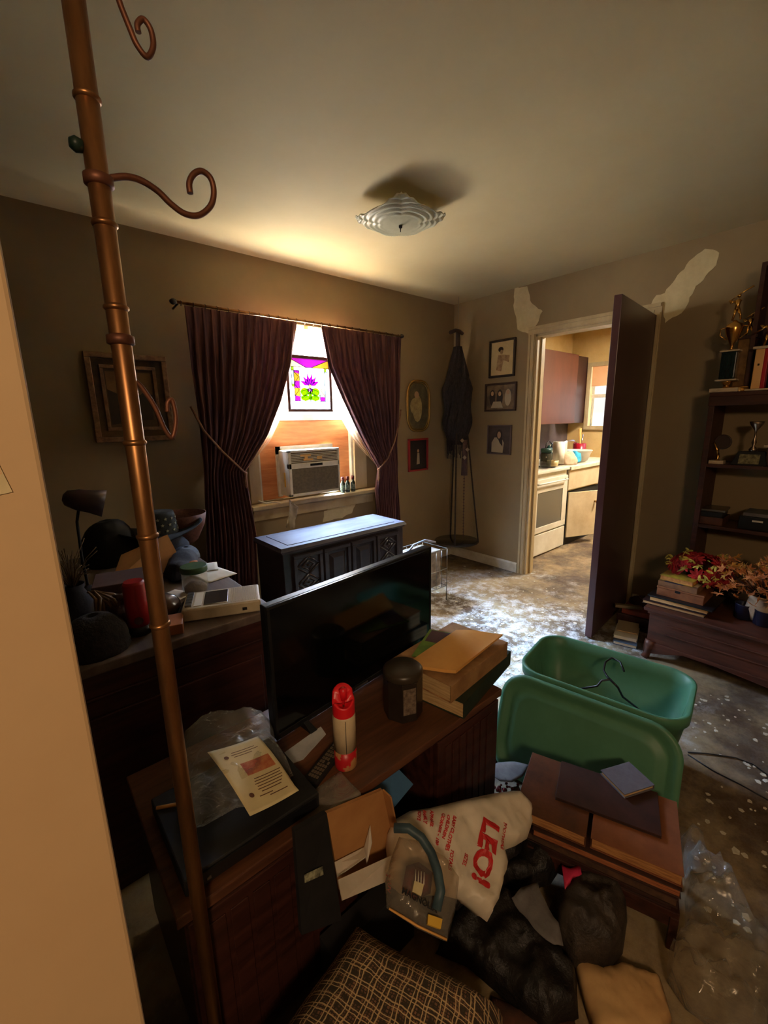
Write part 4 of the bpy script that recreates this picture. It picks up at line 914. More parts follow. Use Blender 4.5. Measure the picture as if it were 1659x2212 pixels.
# paper block, wooden box, papers
def slab(name, label, cat, o3, u, L2, w, h, mt, bev=.001, group=None):
    M0 = FR(o3, u); return tag(MB(M0).box((0, 0, 0), (L2, w, h)).build(name, mt, bevel=bev), label, cat, group)
slab('wooden_block', 'small orange-brown wooden block between flashlight and recorder', 'block', (.265, 1.345, dz), (.95, -.3, 0), .058, .09, .032, mat('orange_wood', C(176, 108, 56), C(150, 86, 44), .5, scale=14), .002)
slab('note_paper', 'folded white note behind the red flashlight', 'paper', (.150, 1.38, dz), (.8, .6, 0), .06, .09, .012, m_white)
for (px, py, a, w, h, lb, z) in ((470, 1240, .2, .13, .17, 'white sheet of paper at the right edge of the desk', .0), (420, 1228, -.3, .15, .12, 'rumpled white paper beside the navy pouch', .002), (395, 1290, .5, .12, .10, 'small white leaf of paper left of the green-lidded jar', .001)):
    p = atz(px, py, dz); M0 = FR((p.x-w/2, p.y-h/2, dz+z), (math.cos(a), math.sin(a), 0))
    mb = MB(M0); mb.grid(lambda u, v: (u*w, v*h, .002+.008*noise.noise(Vector((u*3+px, v*3, 1)))**2), 10, 10); tag(mb.build('pale_sheet', m_white, solid=.001), lb, 'paper', 'loose papers on the desk')
# brown rock / glass ball
rk = MB(); bmesh.ops.create_icosphere(rk.bm, subdivisions=3, radius=.045, matrix=Matrix.Translation((.318, 1.51, dz+.030)))
for v in rk.bm.verts: v.co += (v.co-Vector((.318, 1.51, dz+.03))).normalized()*noise.noise(v.co*22)*.012; v.co.z = max(v.co.z, dz)
for f in rk.bm.faces: f.smooth = True
tag(rk.build('polished_stone', mat('brown_stone', C(86, 64, 50), C(56, 42, 34), .25, scale=14)), 'rounded brown stone beside the recorder', 'stone')
# pouch with straps
p1 = [atz(x, y, dz+.02) for x, y in ((352, 1240), (362, 1212), (400, 1203), (428, 1203), (431, 1228), (408, 1246), (372, 1256))]
mb = MB().puff(p1, (0, 0, 1), .05, .018, cut=.02, amp=.01, freq=16, seed=4, w=.06)
po = thing('pouch', 'navy zip pouch with orange emblem on the desk', 'pouch', p1[0].lerp(p1[3], .5).to_tuple()); mb.build('fabric_body', m_navyc, po)
pe = atz(418, 1214, dz+.075); MB().lathe([(.001, .0), (.016, 0), (.016, .002), (.001, .003)], pe, 12).build('emblem', mat('orange_patch', C(190, 110, 60), None, .6), po)
slab('open_booklet', 'small booklet with an orange cover lying behind the navy pouch', 'booklet', tuple(atz(345, 1200, dz+.03)-Vector((0, 0, .03))), (.9, .44, 0), .16, .09, .03, mat('booklet_cover', C(130, 116, 92), C(176, 100, 66), .5, scale=9))
# tan board leaning + purple-brown box
bx = slab('storage_box', 'purple-brown cardboard box on the desk behind the pole', 'box', (.135, 1.66, dz), (.97, -.2, 0), .20, .16, .10, mat('purple_brown_card', C(84, 62, 60), C(66, 46, 46), .7, scale=8), .003)
mb = MB(); PA = [aty(230, 1218, 2.0), aty(340, 1198, 2.02), aty(322, 1160, 2.08), aty(285, 1178, 2.07)]
PA = [Vector((.22, 1.93, dz+.004)), Vector((.50, 1.90, dz+.004)), Vector((.49, 2.10, dz+.13)), Vector((.30, 2.12, dz+.07))]
nb = (PA[1]-PA[0]).cross(PA[2]-PA[0]).normalized(); mb.hexa(PA, [p_+nb*.006 for p_ in PA])
tag(mb.build('cardboard_sheet', m_card), 'tan cardboard sheet propped up behind the storage box', 'cardboard')
# hats
hc = Vector((.50, 2.28, dz))
ht = thing('cowboy_hat', 'dark navy cowboy hat with white stars on the desk', 'hat', hc)
def brim(u, v):
    a = u*2*PI; r = .075+.10*v; return (hc.x+r*1.15*math.cos(a), hc.y+r*.9*math.sin(a), hc.z+.105+.055*v*v*abs(math.cos(a))-.01*v)
m_hat = mat('navy_hat_fabric', C(40, 46, 50), C(30, 34, 38), .85, scale=30)
MB().grid(brim, 40, 8).build('brim', m_hat, ht, solid=.003)
def crown(u, v):
    a = u*2*PI; r = .078*(1-.16*v); z = .105+.11*v
    if v > .85: r *= (1-(v-.85)/.15*.999); z = .105+.11-.02*math.cos(a)**2*(v-.85)/.15-.02*(v-.85)/.15
    return (hc.x+r*1.1*math.cos(a), hc.y+r*.92*math.sin(a), hc.z+z)
MB().grid(crown, 40, 14).build('crown', m_hat, ht)
for zi in range(3):
    for k in range(14):
        a = (k+.5*(zi % 2))/14*2*PI; v = .18+.26*zi; r = .078*(1-.16*v)+.001; c_ = Vector((hc.x+r*1.1*math.cos(a), hc.y+r*.92*math.sin(a), hc.z+.105+.11*v))
        nn = Vector((math.cos(a), math.sin(a), 0)); tt = Vector((-nn.y, nn.x, 0))
        pts = [c_+(tt*math.sin(q_*PI/5)+Vector((0, 0, math.cos(q_*PI/5))))*(.009 if q_ % 2 == 0 else .004) for q_ in range(10)]
        if k % 1 == 0 and nn.y < .35: MB().hexa([p_-nn*.001 for p_ in pts], [p_+nn*.0015 for p_ in pts]).build('star', mat('star_white', C(150, 148, 130), None, .7), ht)
def mound(name, label, cat, c, rx, ry, h, mt, seed=1, amp=.012, freq=12, z0=0, group=None):
    mb = MB(); c = Vector(c)
    def f(u, v):
        a = u*2*PI; ph = v*PI/2; r = math.cos(ph)**.75 if v < 1 else 0
        p_ = Vector((c.x+rx*r*math.cos(a), c.y+ry*r*math.sin(a), c.z+h*math.sin(ph)**.9))
        n_ = disp(p_, amp, freq, seed)
        return p_+Vector((math.cos(a)*n_*(1-v*.5), math.sin(a)*n_*(1-v*.5), n_*.6*v))
    mb.grid(f, 36, 16); bmesh.ops.remove_doubles(mb.bm, verts=mb.bm.verts[:], dist=1e-4)
    bnd = [e2 for e2 in mb.bm.edges if e2.is_boundary]
    for v in set(v for e2 in bnd for v in e2.verts): v.co.z = c.z
    try: bmesh.ops.contextual_create(mb.bm, geom=bnd)
    except Exception: pass
    return tag(mb.build(name, mt), label, cat, group)
mound('soft_cap', 'soft black cap heap under the starred hat', 'cap', (.50, 2.26, dz), .12, .10, .10, m_navyc, 3)
mound('fabric_cap', 'washed grey denim cap at the right edge of the desk', 'cap', (.565, 2.12, dz), .06, .07, .055, mat('denim_grey', C(96, 104, 116), C(60, 66, 78), .8, scale=18), 5, .01, 18)
mound('black_handbag', 'slumped black handbag left of the starred hat', 'handbag', (.285, 2.30, dz), .115, .10, .20, m_blackm, 8, .02, 9)
# brown bowl behind hat
bc = Vector((.60, 2.44, dz))
tag(MB().lathe([(.05, 0), (.075, .02), (.115, .10), (.128, .165), (.124, .165), (.108, .10), (.06, .02), (.01, .01)], (.635, 2.60-.20, dz), 32).build('brown_basket', mat('red_brown_basket', C(110, 66, 50), C(80, 44, 34), .7, scale=60)), 'reddish brown basket behind the starred hat', 'basket')
# desk lamp
lx, ly = .150, 1.93
dl_ = thing('desk_lamp', 'dark gooseneck desk lamp with bell shade at the left of the desk', 'lamp', (lx, ly, dz))
MB().lathe([(.055, 0), (.055, .012), (.02, .02), (.008, .03)], (lx, ly, dz), 28).build('base', m_blackm, dl_)
MB().tube([(lx, ly, dz+.02), (lx-.004, ly, dz+.15), (lx+.0, ly, dz+.28), (lx+.012, ly, dz+.33), (lx+.035, ly, dz+.355)], .005, 10).build('gooseneck', m_blackm, dl_)
LM = FR((lx+.022, ly, dz+.36), (0, 1, 0), (.93, -.15, -.28))
MB(LM).lathe([(.012, -.055), (.028, -.045), (.040, -.01), (.043, .03), (.052, .075), (.050, .075), (.040, .03), (.030, -.02)], (0, 0, 0), 28, cap=False).build('lamp_shade', mat('dark_mauve_enamel', C(64, 48, 50), None, .4), dl_)
# dried stems in a vase, dark corner ornaments
vs = thing('dried_flower_vase', 'dark vase of dry stems and ribbons at the left of the desk', 'vase', (.085, 1.62, dz))
MB().lathe([(.03, 0), (.045, .03), (.05, .08), (.03, .12), (.035, .14), (.032, .14), (.026, .12), (.04, .08), (.02, .01)], (.085, 1.62, dz), 24).build('vase_body', m_navyc, vs)
mb = MB()
for k in range(46):
    a = random.uniform(0, 2*PI); r = random.uniform(.02, .09); h = random.uniform(.16, .27); c_ = Vector((.085, 1.62, dz+.12))
    e2 = c_+Vector((r*math.cos(a), r*math.sin(a), h-.12)); mb.tube([c_, c_.lerp(e2, .6)+Vector((0, 0, .02)), e2], [.0012, .001, .0016], 5)
mb.build('dry_stems', mat('dry_stem', C(120, 98, 62), C(80, 62, 40), .8, scale=30), vs)
mb = MB()
for k in range(10):
    a = random.uniform(-1.2, .6); c_ = Vector((.085+.05*math.cos(a), 1.62-.05, dz+.12)); 
    e2 = c_+Vector((random.uniform(-.02, .09), random.uniform(-.06, 0), -random.uniform(.06, .115))); mb.tube([c_, (c_+e2)/2+Vector((.01, -.02, .02)), e2], [.003, .005, .003], 6)
mb.build('ribbons', mat('gold_ribbon', C(120, 92, 54), C(80, 56, 34), .45, scale=20), vs)
mound('knit_hat', 'round dark knitted hat on the near left desk corner', 'hat', (.105, 1.40, dz), .085, .085, .105, mat('dark_knit', C(44, 36, 30), C(30, 24, 22), .95, scale=60, bump=.8), 6, .004, 30)
mound('dark_figurine', 'small dark figurine beside the red flashlight', 'figurine', (.195, 1.54, dz), .035, .035, .10, m_dkleather, 2, .014, 26)

# ================================================================== WIRE RACK AND MACRAME STAND IN THE CORNER
rk_ = thing('wire_rack', 'low black wire rack holding papers beside the dark console', 'rack', (2.22, 2.20, 0))
rx0, rx1, ry0, ry1, rt = 2.06, 2.42, 2.08, 2.34, .42
mb = MB()
for z in (.12, .26, rt):
    mb.tube([(rx0, ry0, z), (rx1, ry0, z), (rx1, ry1, z), (rx0, ry1, z), (rx0, ry0, z)], .004, 6)
for k in range(7):
    x = rx0+k*(rx1-rx0)/6; mb.tube([(x, ry0, .12), (x, ry0, rt)], .0025, 6); mb.tube([(x, ry1, .12), (x, ry1, rt)], .0025, 6); mb.tube([(x, ry0, .12), (x, ry1, .12)], .0025, 6)
mb.build('wire_basket', m_steel, rk_)
for x in (rx0, rx1):
    for y in (ry0, ry1): MB().tube([(x, y, 0), (x, y, .13)], .004, 6).build('leg', m_steel, rk_)
MB().tube([(rx0+.02, ry0+.1, rt), (rx0+.08, ry0+.08, rt+.07), (rx0+.18, ry0+.06, rt+.09), (rx0+.27, ry0+.04, rt+.06)], .008, 8).build('cable_loop', mat('grey_cable', C(120, 116, 120), None, .5), rk_)
bookobj('paper_stack', 'stack of pale papers lying in the black wire rack', (rx0+.03, ry0+.03, .125), (1, .03, 0), .30, .20, .285, mat('dull_paper', C(150, 136, 118), C(96, 82, 70), .8, scale=14), mat('paper_edges', C(150, 120, 98), C(70, 50, 42), .8, scale=30, stretch=(9, 1, 1)), cat='papers')
CPt = Vector((3.17, 2.63, 2.10))
mh = thing('macrame_hanger', 'dark macrame hanger with three cords holding a round shelf in the room corner', 'hanger', (3.09, 2.53, .22))
shc = atz(985, 1172, .28); shc = Vector((3.085, 2.535, .25))
MB().lathe([(.005, 0), (.205, 0), (.210, .006), (.205, .012), (.005, .012)], shc, 40).build('round_shelf', mat('dark_glass_shelf', C(52, 46, 42), None, .12), mh)
for px, py, lb in ((927, 1160, 0), (1038, 1168, 0), (997, 1150, 1)):
    d_ = ray(px, py); 
    ang_ = {927: 3.75, 1038: 5.35, 997: 1.0}[px]; e2 = shc+Vector((.20*math.cos(ang_), .20*math.sin(ang_), .01))
    mb = MB(); top = CPt+Vector((0, 0, -.55)); mid = top.lerp(e2, .5); mb.tube([CPt+(e2-CPt)*.12, CPt+(e2-CPt)*.5, e2], .007, 8); 
    for k in range(22):
        q_ = CPt.lerp(e2, .3+.7*k/22); mb.lathe([(.001, -.006), (.010, 0), (.001, .006)], q_, 8)
    mb.build('beaded_cord', mat('dark_cord', C(52, 36, 28), C(34, 24, 20), .8, scale=40), mh)
mb = MB()
def mac(u, v):
    a = u*2*PI; z = CPt.z-.08-.86*v; r = .035+.085*min(1, v*2.4)+.008*math.sin(v*18)*(v > .3)-.03*max(0, v-.75)*4*(v > .75)
    r *= 1+.10*math.sin(a*9+v*14); c_ = CPt.lerp(shc, v*.42)
    return (c_.x+r*math.cos(a), c_.y+r*math.sin(a), z)
mb.grid(mac, 54, 44); mb.build('woven_body', mat('dark_macrame', C(52, 42, 42), C(30, 24, 26), .95, scale=70, stretch=(1, 1, .4), bump=1.0), mh)
mb = MB()
for k in range(46):
    a = k/46*2*PI; r = .095; c_ = CPt.lerp(shc, .42); mb.tube([(c_.x+r*math.cos(a), c_.y+r*math.sin(a), CPt.z-.90), (c_.x+r*.9*math.cos(a), c_.y+r*.9*math.sin(a), CPt.z-.98-.10*random.random())], .0035, 5)
mb.build('fringe', mat('dark_macrame', C(52, 42, 42)), mh)
mb = MB(); c_ = CPt.lerp(shc, .45)
mb.tube([(c_.x, c_.y-.09, CPt.z-.9), (c_.x, c_.y-.09, CPt.z-1.22)], [.022, .030], 10); mb.tube([(c_.x, c_.y-.09, CPt.z-1.22), (c_.x-.02, c_.y-.11, .27)], .004, 6)
for k in range(20): mb.lathe([(.001, -.009), (.010, 0), (.001, .009)], (c_.x-.001*k, c_.y-.09-.001*k, CPt.z-1.25-.028*k), 8)
mb.build('centre_tassel', mat('mauve_tassel', C(70, 52, 54), C(90, 66, 60), .9, scale=40), mh)
mb = MB(); mb.tube([(3.03, 2.60, 2.12), (3.10, 2.60, 2.145), (3.17, 2.62, 2.15), (3.24, 2.64, 2.14)], .016, 8); mb.tube([CPt+Vector((0, 0, -.1)), CPt+Vector((0, 0, .05))], .02, 10); mb.build('crossbar', mat('dark_driftwood', C(70, 50, 38), C(48, 34, 28), .8, scale=30), mh)
MB().tube([CPt+Vector((0, 0, .04)), (CPt.x, CPt.y, RH)], .0015, 5).build('hanging_chain', m_steel, mh)
for (a, r, z) in ((4.2, .10, 1.20), (4.6, .12, 1.12), (4.4, .11, 1.05)):
    p_ = (3.10+r*math.cos(a), 2.55+r*math.sin(a), z); MB().lathe([(.001, -.02), (.02, 0), (.001, .02)], p_, 10).build('glass_ornament', mat('ornament_glass', C(150, 130, 110), None, .1, spec=1), mh)

# ================================================================== GREEN TOTE, LID AND COAT HANGER
tcx, tcy = 1.705, .615; tu_ = Vector((.165, -.985, 0)).normalized()
TM2 = FR((tcx, tcy, 0), tu_)
tt = thing('storage_tote', 'open green plastic storage tote standing on the dusty floor', 'storage tote', (tcx, tcy, 0))
def rrect(hx_, hy_, r, n=8):
    out = []
    for (sx__, sy__, a0_) in ((1, 1, 0), (-1, 1, PI/2), (-1, -1, PI), (1, -1, 1.5*PI)):
        for k in range(n+1):
            a = a0_+k*PI/2/n; out.append((sx__*(hx_-r)+r*math.cos(a), sy__*(hy_-r)+r*math.sin(a)))
    return out
def loft(mb, rings, closed_bottom=True, close_top=False, mi=0):
    vs = [[mb.v(p_) for p_ in rg_] for rg_ in rings]; n = len(vs[0])
    for a, b2 in zip(vs, vs[1:]):
        for k in range(n):
            f = mb.bm.faces.new((a[k], a[(k+1) % n], b2[(k+1) % n], b2[k])); f.smooth = True; f.material_index = mi
    if closed_bottom: mb.bm.faces.new(vs[0][::-1])
    if close_top: mb.bm.faces.new(vs[-1])
    return mb
def ring(hx_, hy_, r, z): return [(x, y, z) for x, y in rrect(hx_, hy_, r)]
H_ = .37
mb = MB(TM2); loft(mb, [ring(.245, .135, .05, .004), ring(.252, .142, .055, .012), ring(.262, .152, .06, .20), ring(.270, .162, .065, .205), ring(.285, .178, .085, H_-.045), ring(.300, .192, .10, H_-.04), ring(.302, .194, .10, H_), ring(.297, .189, .095, H_+.003), ring(.285, .178, .085, H_-.002), ring(.280, .174, .08, H_-.05), ring(.262, .156, .06, .208), ring(.254, .146, .055, .20), ring(.240, .130, .05, .014)], closed_bottom=True, close_top=True)
mb.build('tub', m_tgreen, tt)
mb = MB(TM2); mb.box((-.235, -.025, .012), (.235, .030, .05)); mb.build('moulded_ridge', m_tgreen, tt, bevel=.012)
for y in (-.07, 0, .07):
    MB(TM2).hexa([(.262, y-.022, .22), (.272, y-.022, .22), (.272, y+.022, .22), (.262, y+.022, .22)], [(.280, y-.026, H_-.05), (.293, y-.026, H_-.02), (.293, y+.026, H_-.02), (.280, y+.026, H_-.05)]).build('end_rib', m_tgreen, tt, bevel=.004)
    MB(TM2).hexa([(-.272, y-.022, .22), (-.262, y-.022, .22), (-.262, y+.022, .22), (-.272, y+.022, .22)], [(-.293, y-.026, H_-.02), (-.280, y-.026, H_-.05), (-.280, y+.026, H_-.05), (-.293, y+.026, H_-.02)]).build('end_rib', m_tgreen, tt, bevel=.004)
# lid leaning on the camera side
lb0 = Vector((1.345, .560, .006)); lt0 = Vector((1.482, .590, .365)); zd = (lt0-lb0).normalized(); nn_ = tu_.cross(zd).normalized()
LMx = Matrix(((tu_.x, zd.x, nn_.x, lb0.x), (tu_.y, zd.y, nn_.y, lb0.y), (tu_.z, zd.z, nn_.z, lb0.z), (0, 0, 0, 1)))
lid = thing('tote_lid', 'green tote lid standing on edge and leaning on the tote', 'lid', tuple(lb0))
def lring(hx_, hy_, r, z): return [(x, y+.195, z) for x, y in rrect(hx_, hy_, r)]
mb = MB(LMx); s_ = 1 if nn_.x < 0 else -1
loft(mb, [lring(.310, .195, .10, -.006*s_), lring(.312, .197, .10, .010*s_), lring(.300, .185, .09, .014*s_), lring(.288, .173, .08, .012*s_), lring(.275, .160, .075, .002*s_), lring(.262, .147, .07, .002*s_), lring(.250, .135, .065, .012*s_), lring(.235, .120, .06, .014*s_)], True, True)
mb.build('lid_panel', m_tgreen, lid)
mb = MB(); h0 = atz(1318, 1468, .25)
hgp = [(1348, 1450), (1340, 1430), (1322, 1421), (1308, 1430), (1304, 1448), (1312, 1462), (1318, 1468)]
hp_ = [atz(x, y, .365) for x, y in hgp]; mb.tube(hp_, .004, 8)
mb.tube([hp_[-1], atz(1300, 1470, .35), atz(1290, 1482, .33), atz(1240, 1490, .28)], .0042, 8)
mb.tube([hp_[-1], atz(1335, 1485, .34), atz(1345, 1505, .30), atz(1390, 1540, .22), atz(1418, 1560, .17)], .0042, 8)
mb.tube([atz(1240, 1490, .28), atz(1330, 1535, .20), atz(1418, 1560, .17)], .0042, 8)
tag(mb.build('coat_hanger', m_black), 'black plastic coat hanger lying inside the green tote', 'coat hanger')

# ================================================================== BOOK PILE ON THE SMALL WOODEN STOOL
bO = Vector((.985, .568, 0)); bu = Vector((.325, -.946, 0)).normalized(); bv = Vector((.946, .325, 0)).normalized()
def BM(u, v, z): p_ = bO+bu*u+bv*v; return (p_.x, p_.y, z)
# local x = bu, local y = up x bu = bv
sto = thing('wooden_stool', 'small dark red wooden stool under the pile of big albums', 'stool', BM(.22, .12, 0))
SM = FR(BM(.04, .0, 0), bu)
MB(SM).box((0, .005, .105), (.385, .235, .125)).build('seat', m_dwood, sto, bevel=.003)
for x, y in ((0, .005), (.365, .005), (0, .215), (.365, .215)): MB(SM).box((x, y, 0), (x+.02, y+.02, .105)).build('leg', m_dwood, sto, bevel=.002)
MB(SM).box((.02, .01, .07), (.365, .02, .105)).build('apron', m_dwood, sto)
g_ = 'albums piled on the wooden stool'
def bk(label, u, v, z, L2, w, h, cover, pages=m_page, rot=0, spine='v1', ct=.003):
    d_ = (bu*math.cos(rot)+bv*math.sin(rot)); return bookobj('album', label, BM(u, v, z), tuple(d_), L2, w, h, cover, pages, g_, 'book', ct, spine)
zz = .1255
bk('dark scuffed album lowest in the pile on the stool', .075, .002, zz, .33, .23, .030, m_dkleather, m_dkleather, .02); zz += .0305
bk('dark brown album with dark edges second from the bottom of the pile', .035, -.004, zz, .380, .24, .028, m_dkleather, mat('dark_pages', C(88, 62, 44), C(60, 42, 32), .8, scale=40), -.015); zz += .0285
bk('album with copper-gilt page edges in the middle of the pile', .055, -.012, zz, .365, .245, .026, m_dkleather, mat('gilt_pages', C(196, 126, 84), C(140, 78, 52), .45, scale=70, stretch=(.3, .3, 4), metal=.3), .02); zz += .0265
bk('worn brown album on the upper left of the pile', .0, .0, zz, .195, .25, .036, m_brownl, mat('tan_pages', C(190, 138, 84), C(140, 92, 54), .7, scale=60, stretch=(.3, .3, 4)), 0)
bk('tan-brown leather album on the upper right of the pile', .206, .005, zz, .215, .25, .036, m_brownl2, mat('tan_pages', C(190, 138, 84)), .0); zz += .0365
bk('thin dark leather board book lying across the two top albums', .10, .085, zz, .275, .16, .010, m_dkleather, m_dkleather, .03, ct=.002); zz += .0105
gb = atz(1296, 1672, zz); d_ = (atz(1356, 1733, zz)-gb); d_.z = 0
bookobj('hardcover_book', 'small grey cloth-bound book on top of the album pile', (gb.x, gb.y, zz), tuple(d_.normalized()), .098, .115, .016, m_greyc, m_page, spine='v1')

# ================================================================== FOREGROUND HEAP
def PLN(p3): a, b2, c_ = p3; n_ = (b2-a).cross(c_-a).normalized(); return (a, n_ if n_.dot(EYE-a) > 0 else -n_)
# cardboard box with black outside
by = .700
cbx = thing('cardboard_box', 'open cardboard box with a black outer side and white flaps before the stand', 'cardboard box', (.50, .66, 0))
A1, B1, B2, A2 = [aty(x, y, by) for x, y in ((706, 1757), (826, 1706), (860, 1868), (735, 1925))]
f1 = Vector((0, .008, 0))
MB().hexa([A1, B1, B2, A2], [p_+f1 for p_ in (A1, B1, B2, A2)]).build('inner_panel', m_card, cbx)
lowA = Vector((A2.x, by-.004, 0)); 
K1, K2, K3, K4 = aty(636, 1796, by-.02), aty(706, 1757, by-.004), aty(738, 1988, by-.06), aty(652, 2020, by-.06)
mb = MB(); mb.hexa([K1, K2, K3, K4], [p_+Vector((0, .012, 0)) for p_ in (K1, K2, K3, K4)]); mb.build('black_side', m_blackm, cbx)
mb = MB(); S0 = [K1.lerp(K4, .44).lerp(K2.lerp(K3, .44), t) for t in (.16, .66)]+[K1.lerp(K4, .52).lerp(K2.lerp(K3, .52), t) for t in (.66, .16)]
nk = (K2-K1).cross(K3-K1).normalized(); nk = nk if nk.dot(EYE-K1) > 0 else -nk
mb.hexa([p_+nk*.0005 for p_ in S0], [p_+nk*.002 for p_ in S0]); mb.build('silver_sticker', mat('foil_sticker', C(170, 170, 140), C(40, 40, 40), .3, scale=70), cbx)
def flap(nm, pts, ys):
    P_ = [aty(x, y, yy) for (x, y), yy in zip(pts, ys)]; n_ = (P_[1]-P_[0]).cross(P_[2]-P_[0]).normalized()
    MB().hexa(P_, [p_+n_*.003 for p_ in P_]).build(nm, m_cardw, cbx)
flap('flap', ((723, 1862), (786, 1830), (790, 1850), (729, 1893)), (by-.005, by-.005, by-.03, by-.03))
flap('flap', ((731, 1900), (851, 1845), (861, 1893), (740, 1945)), (by-.05, by-.05, by-.085, by-.085))
flap('torn_corner', ((786, 1832), (799, 1784), (803, 1822), (792, 1868)), (by-.005, by-.006, by-.02, by-.03))
MB().box((A2.x-.06, by-.05, 0), (B2.x+.01, by+.005, min(A2.z, B2.z)-.006)).build('box_base', m_blackm, cbx)
MB().hexa([B1, B1+Vector((.004, 0, 0)), B2+Vector((.004, 0, 0)), B2], [p_+Vector((0, -.03, 0)) for p_ in (B1, B1+Vector((.004, 0, 0)), B2+Vector((.004, 0, 0)), B2)]).build('side_panel', m_card, cbx)
# blue folder in the open compartment
bf = [aty(x, y, yy) for (x, y), yy in zip(((778, 1700), (852, 1652), (893, 1694), (832, 1768)), (.76, .76, .735, .735))]
nf = (bf[1]-bf[0]).cross(bf[2]-bf[0]).normalized()
tag(MB().hexa(bf, [p_+nf*.012 for p_ in bf]).build('folder', m_bluebox), 'blue board folder leaning in the open compartment of the stand', 'folder')
# printed white plastic shopping bag
Pa, Pb, Pc = atz(850, 1775, .355), atz(1120, 1705, .27), atz(1050, 1990, .20)
BP, BN = PLN((Pa, Pb, Pc))
out = [(838, 1800), (850, 1772), (885, 1752), (930, 1745), (1000, 1728), (1060, 1715), (1108, 1708), (1143, 1740), (1145, 1790), (1138, 1812), (1112, 1828), (1085, 1838), (1095, 1870), (1085, 1900), (1075, 1940), (1052, 1992), (1030, 1970), (1000, 1945), (960, 1935), (880, 1935), (845, 1910), (815, 1895), (840, 1850)]
bpts = [atp(x, y, BP, BN) for x, y in out]
shop = thing('shopping_bag', 'white plastic shopping bag with big red lettering in the heap', 'shopping bag', (bpts[10].x, bpts[10].y, .1))
bag_h = lambda p_: disp(p_, .010, 13, 3, 1.0)
mb = MB(); mb.puff(bpts, BN, .030, .06, cut=.012, amp=.010, freq=13, seed=3, w=.035, fold=1.0); mb.build('bag_body', m_bagp, shop)
def bagtext(s_, px0, py0, px1, py1, size, bold=.0, sxx=1.0):
    a = atp(px0, py0, BP, BN); b2 = atp(px1, py1, BP, BN); u_ = (b2-a).normalized(); v_ = BN.cross(u_)
    M0 = Matrix(((u_.x, v_.x, BN.x, a.x), (u_.y, v_.y, BN.y, a.y), (u_.z, v_.z, BN.z, a.z), (0, 0, 0, 1)))
    def warp(p_):
        base = p_ - BN*((p_-BP).dot(BN)); off = (p_-BP).dot(BN)
        d_ = min(((base-bpts[i]).length for i in range(len(bpts)))) ; 
        dd = 1e9
        for i in range(len(bpts)):
            a_, c2 = bpts[i], bpts[(i+1) % len(bpts)]; ab = c2-a_; t = max(0, min(1, (base-a_).dot(ab)/ab.length_squared)); dd = min(dd, (base-a_-ab*t).length)
        k = min(1, dd/.035); k = math.sqrt(max(0, 1-(1-k)**2)); return base + BN*(.030*k + bag_h(base)*(.4+.6*k) + .0018 + off)
    return text('bag_lettering', s_, size, M0, m_bagred, shop, bold, .0002, warp, sxx)
bagtext('LEO!', 1030, 1776, 1004, 1925, .064, .0032, 1.12)
bagtext('FOOTWEAR', 1074, 1785, 1064, 1840, .013, .0003)
bagtext('SIZES', 992, 1850, 982, 1885, .013, .0003)
bagtext('TOTALS', 961, 1842, 954, 1880, .013, .0004)
for k, (x, y) in enumerate(((966, 1772), (953, 1770), (940, 1768))): bagtext(('BABY CLOTHES', 'CHILDREN', 'CORNER - 100')[k], x, y, x-12, y+52, .012, .0005)
for k, (x, y) in enumerate(((920, 1758), (906, 1757), (893, 1757))): bagtext(('APPAREL', 'FAMILY', 'TOYS')[k], x, y, x-10, y+48, .012, .0005)
bagtext('S LUV', 826, 1895, 822, 1935, .014, .0004)
# clear zip pack with blue-grey handle
qp = [(846, 1850), (862, 1808), (900, 1815), (960, 1850), (992, 1895), (985, 1960), (966, 2036), (900, 2005), (835, 1962), (832, 1905)]
QP, QN = PLN((atz(850, 1815, .40), atz(990, 1900, .33), atz(840, 1960, .36)))
qpts = [atp(x, y, QP, QN) for x, y in qp]
zp = thing('clear_tote_bag', 'clear plastic zip pack with a blue-grey cloth handle on the heap', 'bag', tuple(qpts[6]))
MB().puff(qpts, QN, .022, .012, cut=.014, amp=.004, freq=20, seed=6, w=.03, fold=.6).build('clear_body', clear_film('clear_pack', (.86, .80, .72), .16, .6, 14), zp)
def onq(x, y, h=0): return atp(x, y, QP, QN)+QN*h
mb = MB(); ih_ = [(878, 1870), (905, 1862), (935, 1885), (930, 1930), (895, 1945), (868, 1920)]
mb.puff([onq(x, y) for x, y in ih_], QN, .008, .004, cut=.02, amp=.004, freq=20, w=.02); mb.build('red_contents', mat('maroon_contents', C(130, 50, 50), C(90, 40, 40), .6, scale=20), zp)
mb = MB(); mb.hexa([onq(x, y, .026) for x, y in ((886, 1912), (906, 1920), (900, 1945), (881, 1936))], [onq(x, y, .029) for x, y in ((886, 1912), (906, 1920), (900, 1945), (881, 1936))]); mb.build('paper_insert', m_cream, zp)
mb = MB()
for k in range(4): mb.tube([onq(889+k*6, 1888+k*2, .028), onq(888+k*6, 1914+k*2, .028)], .0012, 5)
mb.build('white_tines', m_white, zp)
mb = MB(); hn = [(842, 1801), (868, 1808), (895, 1828), (915, 1860), (928, 1900), (934, 1940), (930, 1975)]
mb.tube([onq(x, y, .05 if 0 < i < 6 else .034) for i, (x, y) in enumerate(hn)], .0105, 14); mb.build('handle', m_hose, zp)
mb = MB(); yt = [(914, 1985), (944, 1995), (940, 2016), (912, 2006)]; mb.hexa([onq(x, y, .026) for x, y in yt], [onq(x, y, .032) for x, y in yt]); mb.build('yellow_tag', m_yellow, zp)
a = onq(856, 1940, .034); b2 = onq(912, 1972, .034); u_ = (b2-a).normalized(); v_ = QN.cross(u_)
